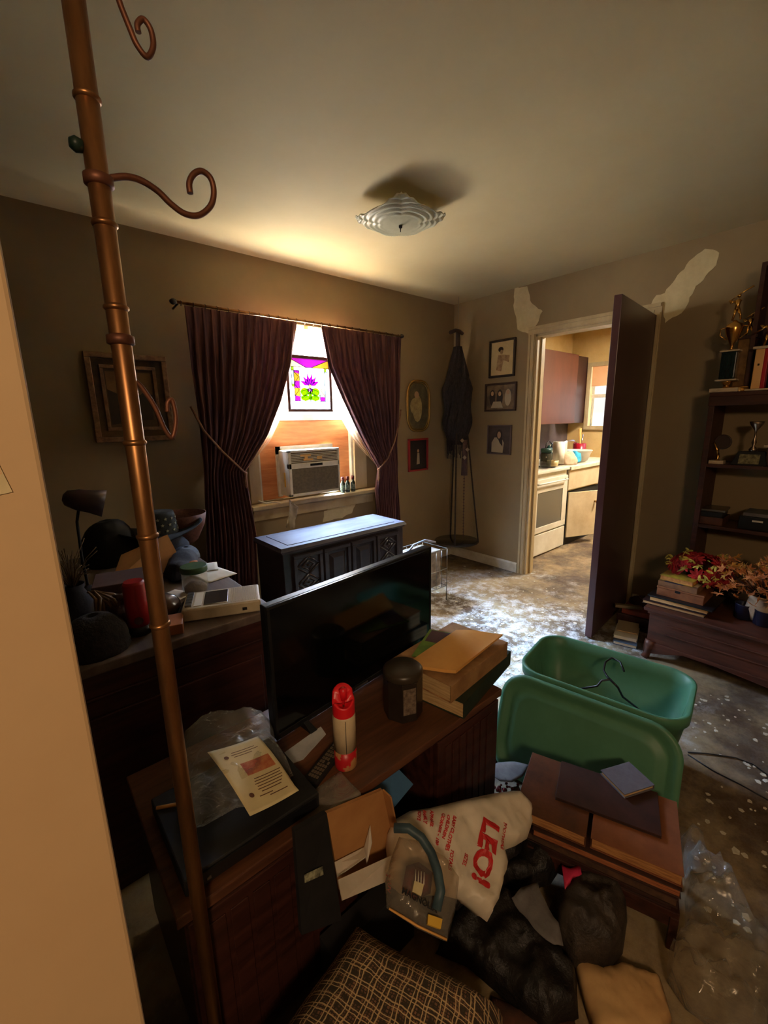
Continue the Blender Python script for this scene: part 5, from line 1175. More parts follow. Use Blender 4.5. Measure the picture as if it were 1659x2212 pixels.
text('pack_lettering', 'MAGNOLIA', .016, Matrix(((u_.x, v_.x, QN.x, a.x), (u_.y, v_.y, QN.y, a.y), (u_.z, v_.z, QN.z, a.z), (0, 0, 0, 1))), m_blackink, zp, .0003)
mb = MB(); mb.tube([onq(838, 1965, .008), onq(900, 2003, .008), onq(962, 2032, .008)], .0025, 6); mb.build('zip', m_mani, zp)

# plaid floor cushion
c4 = [Vector((.455, .665, 0)), Vector((.600, .345, 0)), Vector((.30, .16, 0)), Vector((.145, .61, 0))]
cshc = sum(c4, Vector())/4
mb = MB(); PH = .30
def cush(u, v):
    a = c4[3].lerp(c4[0], u); b2 = c4[2].lerp(c4[1], u); p_ = a.lerp(b2, v)
    e2 = min(u, 1-u, v, 1-v); k = min(1, e2/.28); k = math.sqrt(max(0, 1-(1-k)**2))
    out_ = (p_-cshc)*(.10*(k)*(1-k))
    return (p_.x+out_.x, p_.y+out_.y, .10+(PH-.10)*k+.012*noise.noise(Vector((u*4, v*4, 2)))*k)
mb.grid(cush, 50, 50, uv=True)
def cush2(u, v): p_ = Vector(cush(u, v)); return (p_.x, p_.y, .20-p_.z if p_.z < .2 else max(.0, .2-p_.z)+.0)
mb.grid(cush2, 50, 50, uv=True)
tag(mb.build('floor_cushion', m_plaid), 'brown plaid woven floor cushion at the bottom of the heap', 'cushion')
# dark bags, cloths and paper
def heap(name, label, cat, pts, z, h, mt, seed=1, amp=.02, freq=9, w=.09, fold=.8, group=None, cut=.016):
    P_ = [atz(x, y, z) for x, y in pts]
    return tag(MB().puff(P_, (0, 0, 1), h, max(0, z-.002) if z < .05 else .03, cut=cut, amp=amp, freq=freq, seed=seed, w=w, fold=fold).build(name, mt), label, cat, group)
gT = 'dark trash bags on the floor'
heap('trash_bag', 'black trash bag spread between the plaid cushion and the grey cloth', 'trash bag', ((940, 2060), (985, 1990), (1050, 1940), (1100, 1930), (1150, 1990), (1200, 2060), (1245, 2110), (1250, 2200), (1180, 2240), (1090, 2160), (1010, 2090)), .02, .05, m_trash, 3, .016, 13, .05, 1.1, group=gT, cut=.011)
heap('trash_bag', 'crumpled brown-black trash bag under the stool front', 'trash bag', ((1185, 1965), (1240, 1925), (1320, 1930), (1355, 1990), (1345, 2060), (1318, 2092), (1240, 2090), (1195, 2040)), .02, .09, mat('brown_trash_plastic', C(66, 57, 48), C(40, 34, 30), .5, scale=24, bump=1.0), 9, .018, 14, .05, 1.1, group=gT, cut=.011)
heap('trash_bag', 'dark rounded trash bag right of the shopping bag', 'trash bag', ((1088, 1850), (1130, 1815), (1190, 1830), (1215, 1870), (1190, 1910), (1120, 1925), (1080, 1905)), .06, .05, m_trash, 12, .016, 14, .05, 1.1, group=gT, cut=.011)
heap('trash_bag', 'black trash bag heaped under the shopping bag', 'trash bag', ((930, 1900), (1000, 1850), (1090, 1800), (1150, 1830), (1130, 1900), (1060, 1990), (960, 2010), (900, 1970)), .02, .10, m_trash, 15, .014, 14, .05, 1.0, group=gT, cut=.012)
def flat(name, label, cat, pts, z, mt, amp=.01, freq=12, seed=1, fold=.8, cut=.014, dz_=None, group=None):
    P_ = [atz(x, y, z+(dz_[i] if dz_ else 0)) for i, (x, y) in enumerate(pts)]
    n_ = (P_[len(P_)//3]-P_[0]).cross(P_[2*len(P_)//3]-P_[0]).normalized(); n_ = n_ if n_.z > 0 else -n_
    return tag(MB().sheet(P_, n_, cut=cut, amp=amp, freq=freq, seed=seed, fold=fold).build(name, mt, solid=.002), label, cat, group)
flat('grey_cloth', 'crumpled grey cloth strip across the black trash bags', 'cloth', ((1105, 1945), (1130, 1922), (1160, 1912), (1168, 1940), (1185, 1975), (1205, 2010), (1216, 2050), (1195, 2055), (1165, 2030), (1140, 1990)), .12, m_grey, .014)
flat('pink_wrapper', 'bright pink torn wrapper under the album pile', 'wrapper', ((1213, 1870), (1232, 1882), (1252, 1875), (1256, 1895), (1238, 1905), (1220, 1925)), .12, m_pink, .008)
heap('paper_bag', 'flattened tan paper bag at the bottom edge of the photo', 'paper bag', ((1236, 2075), (1268, 2070), (1300, 2090), (1345, 2082), (1380, 2095), (1425, 2110), (1440, 2160), (1452, 2205), (1430, 2250), (1290, 2260), (1262, 2170)), .012, .014, m_tanp, 5, .009, 13, .04, 1.2, cut=.010)
heap('clear_plastic_bag', 'big crumpled clear plastic bag on the floor right of the album pile', 'plastic bag', ((1460, 1830), (1490, 1815), (1530, 1860), (1580, 1935), (1640, 2030), (1680, 2130), (1660, 2240), (1560, 2240), (1480, 2180), (1440, 2120), (1442, 2060), (1480, 2000), (1478, 1900)), .01, .050, clear_film('clear_floor_bag', (.95, .92, .84), .16, .75, 14), 7, .030, 12, .05, 1.6, cut=.011)
flat('white_cloth', 'pale cloth scrap on the dark floor behind the shopping bag', 'cloth', ((1043, 1665), (1075, 1650), (1110, 1648), (1143, 1655), (1130, 1680), (1105, 1693), (1080, 1690)), .085, m_grey, .005)
heap('navy_cloth', 'dark navy cloth heap below the tote lid', 'cloth', ((1070, 1620), (1095, 1600), (1150, 1600), (1180, 1620), (1150, 1655), (1090, 1665), (1060, 1650)), .01, .05, m_navyc, 4)
mb = MB()
for k in range(60):
    p_ = atz(random.uniform(1045, 1120), random.uniform(1690, 1722), .05+random.random()*.03); bmesh.ops.create_icosphere(mb.bm, subdivisions=1, radius=random.uniform(.004, .008), matrix=Matrix.Translation(p_))
o_ = tag(mb.build('red_beads', mat('red_beads', C(130, 30, 30), C(80, 20, 24), .4, scale=40)), 'tangle of dark red beads behind the shopping bag', 'beads'); o_['kind'] = 'stuff'
heap('brown_cloth', 'dark brown cloth under the red beads behind the shopping bag', 'cloth', ((1060, 1770), (1075, 1735), (1120, 1705), (1135, 1730), (1120, 1765), (1085, 1785)), .01, .05, m_dkleather, 14)
heap('brown_rug', 'rumpled brown rug at the very bottom of the photo', 'rug', ((1060, 2150), (1110, 2170), (1200, 2190), (1240, 2200), (1262, 2290), (1040, 2300)), .006, .03, mat('rug_brown', C(88, 50, 34), C(60, 36, 26), .95, scale=30, bump=.5), 6, .006)
# cords on the floor to the right
for pts, lb in ((((1486, 1625), (1530, 1628), (1590, 1637), (1625, 1650), (1680, 1690)), 'upper thin black cord on the floor at the right edge'), (((1486, 1630), (1540, 1665), (1600, 1695), (1680, 1740)), 'lower thin black cord on the floor at the right edge')):
    tag(MB().tube([atz(x, y, .004) for x, y in pts], .0028, 6).build('extension_cable', m_black), lb, 'cord', 'cords on the floor')
# paint and plaster chips
mb = MB()
for k in range(900):
    x = random.gauss(2.2, .55); y = random.gauss(1.45, .6)
    if k > 700: x = random.uniform(1.3, 2.6); y = random.uniform(-.3, .5)
    if x > 3.3 or x < 1.2 or y < -.4: continue
    if abs(x-2.3) > 1.0 and y < .4: continue
    if 1.35 < x < 2.0 and .25 < y < .95: continue
    if x > 2.55 and y < 1.2: continue
    r = random.uniform(.003, .012)*(1.5 if random.random() < .1 else 1); a0_ = random.random()*6; n_ = 5; h = random.uniform(.001, .004)
    P_ = [(x+r*random.uniform(.6, 1.2)*math.cos(a0_+q_*2*PI/n_), y+r*random.uniform(.6, 1.2)*math.sin(a0_+q_*2*PI/n_)) for q_ in range(n_)]
    mb.hexa([(a, b2, .0005) for a, b2 in P_], [(a, b2, .0005+h) for a, b2 in P_])
o_ = tag(mb.build('plaster_chips', m_cork), 'scattered pale paint and plaster chips on the floor', 'debris'); o_['kind'] = 'stuff'

# ================================================================== BOOKS BEHIND THE DOOR
gF = 'books on the floor beside the door'
bookobj('hardcover_book', 'dark blue book lowest on the floor beside the open door', (2.66, .93, .001), (.25, -.97, 0), .13, .20, .022, mat('slate_cover', C(66, 76, 86), None, .6), m_white, gF, spine='v1')
bookobj('hardcover_book', 'white paperback on top of the slate book near the door', (2.70, .945, .024), (.25, -.97, 0), .13, .18, .020, m_white, m_white, gF, spine='v1')
bookobj('hardcover_book', 'tan notebook on the white paperback near the door', (2.76, .95, .045), (.3, -.95, 0), .12, .16, .010, mat('tan_cover', C(150, 130, 104), None, .7), m_page, gF, spine='v1', ct=.002)
bookobj('hardcover_book', 'orange-red book behind the low chest corner', (2.96, 1.00, .09), (.1, -.99, 0), .20, .16, .035, mat('orange_red_cover', C(150, 70, 46), C(120, 50, 36), .6, scale=10), m_page, gF, spine='v0')
slab('wooden_box', 'dark wooden box on the floor behind the chest under the orange book', 'box', (2.94, 1.02, 0), (.1, -.99, 0), .24, .20, .089, m_dwood, .003)
slab('wood_offcut', 'short pale wood offcut on top of the books by the door casing', 'wood', (2.93, 1.03, .126), (.5, -.85, 0), .16, .03, .02, mat('pale_wood', C(150, 126, 92), C(120, 98, 70), .7, scale=12), .001)
mound('dried_leaves', 'clump of dry brown leaves on the books by the door casing', 'leaves', (3.11, .93, .126), .06, .07, .05, m_dkleather, 7, .02, 20)

# ================================================================== LOW CHEST WITH BOOKS AND FLOWERS
hx0, hx1, hy0, hy1, hz = 2.64, 3.02, -.40, .755, .315
chs = thing('low_chest', 'low carved brown wooden chest with arched skirt at the right edge', 'chest', ((hx0+hx1)/2, (hy0+hy1)/2, 0))
MB().box((hx0-.015, hy0-.015, hz-.022), (hx1+.01, hy1+.018, hz)).build('lid', m_chest, chs, bevel=.005)
MB().box((hx0+.01, hy0+.01, .09), (hx1-.01, hy1-.01, hz-.022)).build('body', m_chest, chs)
mb = MB(); mb.box((hx0, hy0, hz-.04), (hx0+.01, hy1, hz-.022)); mb.box((hx0, hy0, .085), (hx0+.01, hy1, .105)); mb.box((hx0+.002, hy0+.1, .17), (hx0+.01, hy1-.1, .178)); mb.box((hx0+.002, hy0+.1, .225), (hx0+.01, hy1-.1, .233)); mb.build('front_moulding', m_chest, chs, bevel=.003)
# arched skirt
mb = MB(); n_ = 30; top, bot = [], []
for k in range(n_+1):
    t = k/n_; y = hy1-(hy1-hy0)*t; e2 = min(t, 1-t); zb = .03+.055*min(1, (e2/.16))**1.5-.02*max(0, 1-abs(t-.5)/.2)
    top.append((y, .09)); bot.append((y, zb))
for x0, x1 in ((hx0, hx0+.014),):
    mb.hexa([(x0, y, z) for y, z in bot+top[::-1]], [(x1, y, z) for y, z in bot+top[::-1]])
mb.build('skirt', m_chest, chs)
for y, s_ in ((hy1-.03, 1), (hy0+.03, -1)):
    for x in (hx0+.02, hx1-.03):
        MB().tube([(x, y, .11), (x-.006, y+.004*s_, .075), (x-.010, y+.010*s_, .03), (x-.02, y+.02*s_, 0)], [.030, .026, .018, .022], 12).build('curved_foot', m_chest, chs)
def ch(px, py, z=0): return atz(px, py, hz+z)
g2 = 'books piled on the low chest'
p_ = ch(1393, 1303); bookobj('hardcover_book', 'wide pale-edged book lowest on the chest corner', (p_.x+.0, p_.y+.015, hz), (.04, -1, 0), .30, .27, .020, m_dkleather, m_page, g2, spine='v1')
bookobj('hardcover_book', 'second pale-edged book above the lowest one on the chest', (p_.x+.012, p_.y-.015, hz+.0205), (.03, -1, 0), .28, .25, .026, m_blackm, mat('light_pages', C(226, 190, 132), C(190, 150, 96), .8, scale=60, stretch=(.2, .2, 4)), g2, spine='v1')
slab('black_binder', 'thin black binder lying on the pale-edged books', 'binder', (p_.x+.014, p_.y-.005, hz+.047), (-.02, -1, 0), .31, .26, .008, m_black, .001)
wb_ = (p_.x+.045, p_.y-.04, hz+.0555)
cg = thing('cigar_box', 'brown wooden box in the middle of the pile on the chest', 'box', wb_)
WM = FR(wb_, (.0, -1, 0)); MB(WM).box((0, 0, 0), (.225, .20, .045)).build('box_body', mat('worn_box_wood', C(150, 96, 58), C(112, 66, 40), .55, scale=9), cg, bevel=.002)
MB(WM).box((-.002, -.002, .0455), (.227, .202, .055)).build('lid', mat('worn_box_wood', C(150, 96, 58)), cg, bevel=.002)
MB(WM).box((.09, -.004, .036), (.115, -.001, .05)).build('clasp', m_blackm, cg)
fb_ = (wb_[0]+.006, wb_[1]+.0, wb_[2]+.0555); fl_ = thing('flag_box', 'cardboard box with a white star on dark blue lying on the wooden box', 'box', fb_)
FM = FR(fb_, (-.03, -1, 0)); MB(FM).box((.0, 0, 0), (.19, .15, .030)).build('box_body', mat('box_brown', C(140, 98, 62), C(110, 74, 48), .6, scale=10), fl_, bevel=.001)
MB(FM).box((.03, -.0, .0302), (.12, .15, .0312)).build('blue_panel', mat('deep_blue_print', C(42, 40, 72), None, .5), fl_)
sp_ = [Vector((.065+.026*math.sin(q_*PI/5)*(1 if q_ % 2 == 0 else .42), .06+.034*math.cos(q_*PI/5)*(1 if q_ % 2 == 0 else .42), .0315)) for q_ in range(10)]
MB(FM).hexa(sp_, [q_+Vector((0, 0, .0008)) for q_ in sp_]).build('white_star', m_white, fl_)
MB(FM).box((.13, .03, .0302), (.185, .10, .0312)).build('white_label', m_white, fl_)
bookobj('paperback_book', 'yellow-covered thick paperback on top of the chest pile', (fb_[0]+.015, fb_[1]-.0, fb_[2]+.032), (-.05, -1, 0), .165, .115, .028, mat('yellow_print_cover', C(196, 170, 50), C(128, 88, 40), .5, scale=16), mat('orange_pages', C(196, 138, 72), C(160, 104, 54), .8, scale=60), g2, spine='v1', ct=.002)
# flowers: red bouquet with yellow-green leaves
def leafshape(mb, c, R0, kind, mi=0):
    """star-lobed or oval leaf with a fold, thin but solid after solidify"""
    out_ = []
    if kind == 'maple':
        rad = [1, .35, .85, .4, .6, .2, .15, .2, .6, .4, .85, .35]
        for k, r in enumerate(rad): a = k/len(rad)*2*PI; out_.append(Vector((r*math.sin(a), r*math.cos(a), .15*abs(math.sin(a)))))
    else:
        for k in range(8): a = k/8*2*PI; out_.append(Vector((.38*math.sin(a), math.cos(a), .18*abs(math.sin(a)))))
    M0 = R0; cc_ = mb.v(c)
    vs = [mb.v(Vector(c)+M0 @ q_) for q_ in out_]
    for i in range(len(vs)):
        f = mb.bm.faces.new((cc_, vs[i], vs[(i+1) % len(vs)])); f.material_index = mi
def rotm(s_): 
    from mathutils import Euler
    return (Euler((random.uniform(-1.2, 1.2), random.uniform(-1.2, 1.2), random.uniform(0, 6.28))).to_matrix()*s_)
rb0 = Vector((2.93, .60, hz+.115))
rbq = thing('red_flower_bouquet', 'artificial red flower bouquet with yellow-green star leaves on the chest', 'flowers', (rb0.x, rb0.y, hz))
fc = mat('dark_foliage', C(60, 26, 28), C(40, 20, 22), .8, scale=20)
mb = MB(); mb.tube([(rb0.x, rb0.y, hz), (rb0.x, rb0.y, hz+.06), rb0], [.045, .05, .09], 16); mb.build('foliage_base', fc, rbq)
mb = MB(); mbl = MB()
ctr = rb0+Vector((0, 0, .06))
for k in range(44):
    a = random.uniform(0, 2*PI); e_ = random.uniform(-.1, 1.3); dvc = Vector((math.cos(a)*math.cos(e_), 1.15*math.sin(a)*math.cos(e_), .75*math.sin(e_)))
    c_ = ctr+dvc*.125; nrm = dvc.normalized(); t1 = nrm.orthogonal().normalized(); t2 = nrm.cross(t1)
    for rr, nn2, hh in ((.042, 9, .0), (.028, 7, .010), (.014, 5, .018)):
        for j in range(nn2):
            b_ = j/nn2*2*PI+rr*30; dd_ = t1*math.cos(b_)+t2*math.sin(b_); M0 = Matrix((t1.cross(dd_)*0+nrm.cross(dd_), dd_, nrm)).transposed()*(rr*.62)
            leafshape(mb, c_+nrm*hh+dd_*rr*.5, M0, 'oval')
mb.build('red_blooms', m_petal, rbq, solid=.0015)
for k in range(24):
    a = random.uniform(2.0, 5.6) if k < 18 else random.uniform(0, 6.3); e_ = random.uniform(-.2, 1.2); dvc = Vector((math.cos(a)*math.cos(e_), 1.2*math.sin(a)*math.cos(e_), .78*math.sin(e_)))
    for j in range(4):
        M0 = rotm(random.uniform(.014, .022)); leafshape(mbl, ctr+dvc*.152+Vector((random.uniform(-.02, .02), random.uniform(-.02, .02), random.uniform(-.02, .02))), M0, 'oval')
mbl.build('yellow_leaves', m_leafy, rbq, solid=.0015)
# autumn leaf arrangement in white pot
av = Vector((2.86, .30, hz)); al = thing('autumn_leaf_arrangement', 'pale vase crowded with orange autumn leaves at the right edge', 'plant', av)
MB().lathe([(.035, 0), (.045, .01), (.065, .07), (.055, .12), (.07, .15), (.064, .15), (.05, .12), (.01, .02)], av, 28).build('vase', mat('pale_ceramic', C(196, 180, 156), C(170, 150, 128), .4, scale=10), al)
mb = MB(); mb2 = MB(); ms = MB()
for k in range(230):
    a = random.uniform(0, 2*PI); r = random.uniform(.02, .24); z = random.uniform(.12, .31)+.03*(1-r/.24)
    c_ = av+Vector((r*.8*math.cos(a), r*math.sin(a), z)); leafshape(mb if k % 4 else mb2, c_, rotm(random.uniform(.026, .042)), 'maple')
    if k % 5 == 0: ms.tube([av+Vector((0, 0, .13)), c_], .0018, 5)
mb.build('orange_leaves', m_leafo, al, solid=.001); mb2.build('yellow_leaves', mat('gold_leaf', C(206, 156, 70), C(170, 116, 50), .7, scale=20), al, solid=.001); ms.build('stems', m_dkleather, al)
# crumpled white cloth / tissue beneath
P_ = [ch(x, y, .005) for x, y in ((1572, 1285), (1590, 1268), (1625, 1270), (1655, 1276), (1680, 1296), (1655, 1312), (1610, 1312))]
tag(MB().puff(P_, (0, 0, 1), .045, .004, cut=.014, amp=.02, freq=14, seed=5, w=.04, fold=1).build('tissue_paper', m_bagp), 'crumpled pale tissue around the vase foot on the chest', 'tissue')
P_ = [Vector((2.70+.02, .20, hz+.003)), Vector((2.72, .06, hz+.003)), Vector((2.86, .04, hz+.003)), Vector((2.86, .19, hz+.003))]
pm = thing('magazine', 'cream magazine with dark green picture at the right end of the chest', 'magazine', tuple(P_[0])); MB().hexa(P_, [q_+Vector((0, 0, .004)) for q_ in P_]).build('pages', m_cream, pm); MB().hexa([P_[0].lerp(P_[2], t)+Vector((0, o2_, .0042)) for t, o2_ in ((.3, .02), (.3, -.03), (.7, -.03), (.7, .02))], [P_[0].lerp(P_[2], t)+Vector((0, o2_, .0048)) for t, o2_ in ((.3, .02), (.3, -.03), (.7, -.03), (.7, .02))]).build('picture', m_olive, pm)
for (px, py, lb) in ((1600, 1340, 'dark navy mug left of its twin on the chest'), (1643, 1356, 'dark navy mug right of its twin on the chest')):
    q_ = ch(px, py); c_ = (q_.x+.045, q_.y, hz); mg = thing('mug', lb, 'mug', c_, 'navy mugs on the chest')
    m_mug = mat('navy_glaze', C(34, 36, 58), None, .25)
    MB().lathe([(.034, 0), (.040, .004), (.041, .078), (.043, .082), (.039, .082), (.037, .078), (.036, .008), (.005, .006)], c_, 28).build('cup', m_mug, mg)
    MB().tube([(c_[0], c_[1]-.040, .065+hz), (c_[0], c_[1]-.062, .060+hz), (c_[0], c_[1]-.066, .040+hz), (c_[0], c_[1]-.055, .022+hz), (c_[0], c_[1]-.040, .020+hz)], .005, 8).build('handle', m_mug, mg)

# ================================================================== BOOKCASE WITH TROPHIES
kx0, kxb, ky_1, ky_0 = 3.085, 3.345, .700, -.60
bkc = thing('bookcase', 'dark wooden open-backed shelves with trophies on the right wall', 'bookcase', ((kx0+kxb)/2, (ky_0+ky_1)/2, 0))
for y in (ky_1-.03, .10, ky_0):
    MB().box((kx0, y, 0), (kxb, y+.028, 1.487)).build('side_panel', m_shelf, bkc, bevel=.002)
for z, t in ((1.487, .022), (1.085, .020), (.722, .020), (.36, .02)):
    MB().box((kx0, ky_0, z), (kxb, ky_1+.0, z+t) if z > 1.4 else (kxb, ky_1-.0302, z+t)).build('shelf', m_shelf, bkc, bevel=.002)
MB().box((kx0-.008, ky_0, 1.435), (kx0, ky_1, 1.487)).build('shelf_apron', m_shelf, bkc, bevel=.002)
upb = MB(); upb.box((3.16, .545, 1.512), (3.345, .565, 2.17)); upb.box((3.16, -.5, 1.512), (3.345, -.48, 2.17)); upb.box((3.16, -.48, 2.15), (3.345, .545, 2.17)); upb.box((3.335, -.48, 1.512), (3.345, .545, 2.15))
tag(upb.build('wall_cabinet', m_shelf), 'dark upright cabinet on top of the shelves at the right edge', 'cabinet')
def figure(mb, c, s_, pose=0, batted=True):
    """small cast sports figure: pelvis at c, height about 1*s_"""
    c = Vector(c); P0 = lambda x, y, z: c+Vector((x*.3, y, z))*s_
    mb.tube([P0(0, .10, 0), P0(0, .06, .22), P0(0, .03, .42)], [.035*s_, .04*s_, .06*s_], 8)
    mb.tube([P0(0, -.16, 0), P0(0, -.12, .20), P0(0, -.03, .42)], [.035*s_, .04*s_, .06*s_], 8)
    mb.tube([P0(0, 0, .38), P0(0, 0, .52), P0(0, -.01, .68), P0(0, -.01, .74)], [.075*s_, .07*s_, .10*s_, .05*s_], 10)
    mb.lathe([(.004*s_, -.07*s_), (.05*s_, -.04*s_), (.06*s_, .01*s_), (.05*s_, .05*s_), (.004*s_, .07*s_)], P0(0, -.02, .85), 10)
    mb.tube([P0(0, .09, .70), P0(0, .20, .62), P0(0, .26, .74)], [.035*s_, .03*s_, .025*s_], 8); mb.tube([P0(0, -.11, .70), P0(0, .04, .60), P0(0, .22, .72)], [.035*s_, .03*s_, .025*s_], 8)
    if batted: mb.tube([P0(0, .24, .72), P0(0, .0, .90), P0(0, -.42, 1.12)], [.015*s_, .02*s_, .03*s_], 8)
m_marw = mat('cream_marble', C(206, 188, 158), C(170, 148, 116), .35, scale=20); m_tgc = mat('teal_green_column', C(26, 44, 44), C(14, 22, 24), .25, scale=30, stretch=(9, 9, 1))
s0 = 1.51
def sy_(px, x=3.14, py=850): return atx(px, py, x).y
# T1 tall cup trophy
x1 = 3.135; y1 = sy_(1566, x1); T = thing('trophy', 'tall gold cup trophy with batting figure on a green column', 'trophy', (x1, y1, s0), 'trophies on the shelves')
MB().box((x1-.055, y1-.065, s0), (x1+.055, y1+.065, s0+.022)).build('marble_base', m_marw, T, bevel=.003)
MB().lathe([(.018, 0), (.012, .012), (.022, .03), (.03, .038)], (x1, y1, s0+.022), 16).build('gold_stem', m_gold, T)
mb = MB(); mb.box((x1-.04, y1-.048, s0+.062), (x1+.04, y1+.048, s0+.070)); mb.build('lower_plate', m_marw, T)
MB().box((x1-.03, y1-.036, s0+.070), (x1+.03, y1+.036, s0+.218)).build('column', m_tgc, T, bevel=.006)
MB().box((x1-.035, y1-.044, s0+.218), (x1+.035, y1+.044, s0+.226)).build('upper_plate', m_marw, T)
MB().lathe([(.014, 0), (.006, .012), (.010, .03), (.032, .075), (.042, .115), (.038, .135), (.012, .150), (.008, .158)], (x1, y1, s0+.226), 24).build('cup', m_gold, T)
for s_ in (-1, 1): MB().tube([(x1, y1+s_*.038, s0+.35), (x1, y1+s_*.062, s0+.345), (x1, y1+s_*.060, s0+.31), (x1, y1+s_*.028, s0+.285)], .0035, 8).build('cup_handle', m_gold, T)
mb = MB(); figure(mb, (x1, y1, s0+.384), .145); mb.build('batting_figure', m_gold, T)
# T2 tan column with figure
x2 = 3.20; y2 = sy_(1598, x2); T = thing('trophy', 'trophy with a tan square column and small gold figure', 'trophy', (x2, y2, s0), 'trophies on the shelves')
MB().box((x2-.045, y2-.045, s0), (x2+.045, y2+.045, s0+.03)).build('base', m_gold, T, bevel=.006)
MB().box((x2-.028, y2-.038, s0+.03), (x2+.028, y2+.038, s0+.285)).build('column', mat('bronze_holo', C(150, 116, 70), C(96, 70, 46), .3, scale=12, metal=.3), T, bevel=.006)
MB().box((x2-.036, y2-.046, s0+.285), (x2+.036, y2+.046, s0+.30)).build('upper_plate', m_dkleather, T)
mb = MB(); figure(mb, (x2, y2, s0+.30), .125); mb.build('gold_figure', m_gold, T)
# T3 cream and red column
x3 = 3.13; y3 = sy_(1636, x3); T = thing('trophy', 'trophy with a cream and red striped column at the right edge', 'trophy', (x3, y3, s0), 'trophies on the shelves')
MB().box((x3-.05, y3-.062, s0), (x3+.05, y3+.050, s0+.010)).build('marble_base', m_marw, T, bevel=.002)
MB().box((x3-.025, y3-.008, s0+.010), (x3+.025, y3+.030, s0+.215)).build('cream_column', mat('cream_column', C(226, 176, 110), None, .4), T, bevel=.003)
MB().box((x3-.025, y3-.026, s0+.010), (x3+.025, y3-.0082, s0+.215)).build('red_stripe', mat('red_stripe', C(170, 24, 34), None, .4), T, bevel=.003)
MB().box((x3-.026, y3+.006, s0+.13), (x3-.024, y3+.014, s0+.14)).build('emblem', m_chrome, T)
MB().box((x3-.035, y3-.045, s0+.215), (x3+.035, y3+.042, s0+.228)).build('upper_plate', m_marw, T)
mb = MB(); figure(mb, (x3, y3-.01, s0+.228), .15, batted=False); mb.tube([(x3, y3+.05, s0+.30), (x3, y3-.05, s0+.36)], .004, 6); mb.build('dark_figure', m_gold, T)
mound('black_helmet', 'glossy black helmet behind the striped trophy', 'helmet', (3.25, sy_(1650, 3.25)-.02, s0), .07, .075, .34, m_black, 3, .006, 8)
# mid shelf trophies
s1_ = 1.105
x4 = 3.13; y4 = sy_(1550, x4, 990); T = thing('trophy', 'small trophy with a gold winged figure and white base on the middle shelf', 'trophy', (x4, y4, s1_), 'trophies on the shelves')
MB().box((x4-.03, y4-.035, s1_), (x4+.03, y4+.035, s1_+.020)).build('marble_base', m_marw, T, bevel=.002)
MB().lathe([(.014, 0), (.006, .01), (.010, .022), (.004, .034)], (x4, y4, s1_+.020), 14).build('stem', m_gold, T)
MB().tube([(x4, y4, s1_+.05), (x4, y4+.010, s1_+.085), (x4, y4+.028, s1_+.125)], [.007, .007, .005], 8).build('wing', m_gold, T)
mb = MB(); cX = Vector((x4+.01, y4-.012, s1_+.125)); mb.tube([cX+Vector((0, .038*math.cos(t*PI/12), .038*math.sin(t*PI/12))) for t in range(25)], .005, 6); mb.tube([cX-Vector((.002, 0, 0)), cX+Vector((.002, 0, 0))], .036, 20); mb.build('dark_ring', mat('ring_dark', C(60, 44, 36), None, .4), T)
x5 = 3.16; y5 = sy_(1622, x5, 1000); T = thing('trophy', 'wide silver-plated trophy with a tall thin cup on the middle shelf', 'trophy', (x5, y5, s1_), 'trophies on the shelves')
MB().hexa([(x5-.05, y5-.075, s1_), (x5+.05, y5-.075, s1_), (x5+.05, y5+.085, s1_), (x5-.05, y5+.085, s1_)], [(x5-.02, y5-.055, s1_+.075), (x5+.03, y5-.055, s1_+.075), (x5+.03, y5+.06, s1_+.075), (x5-.02, y5+.06, s1_+.075)]).build('plinth', m_blackm, T, bevel=.003)
MB().hexa([(x5-.0505, y5-.04, s1_+.008), (x5-.0495, y5-.04, s1_+.008), (x5-.0495, y5+.05, s1_+.008), (x5-.0505, y5+.05, s1_+.008)], [(x5-.029, y5-.04, s1_+.06), (x5-.027, y5-.04, s1_+.06), (x5-.027, y5+.05, s1_+.06), (x5-.029, y5+.05, s1_+.06)]).build('engraved_plate', mat('pewter_plate', C(150, 140, 104), C(80, 74, 56), .35, metal=.6, scale=60), T)
MB().lathe([(.018, 0), (.020, .012), (.006, .03), (.012, .05), (.005, .075), (.004, .10), (.006, .115), (.030, .150), (.034, .165), (.030, .165), (.004, .125)], (x5, y5, s1_+.075), 20).build('cup', mat('dull_silver', C(150, 130, 110), None, .25, metal=.9), T)
x6 = 3.17; y6 = sy_(1656, x6, 990)-.03; T = thing('trophy', 'square-topped trophy cut off by the right edge on the middle shelf', 'trophy', (x6, y6, s1_), 'trophies on the shelves')
MB().box((x6-.03, y6-.03, s1_), (x6+.03, y6+.03, s1_+.10)).build('column', m_dkleather, T, bevel=.003); MB().box((x6-.04, y6-.05, s1_+.10), (x6+.04, y6+.045, s1_+.115)).build('upper_plate', m_marw, T, bevel=.002)
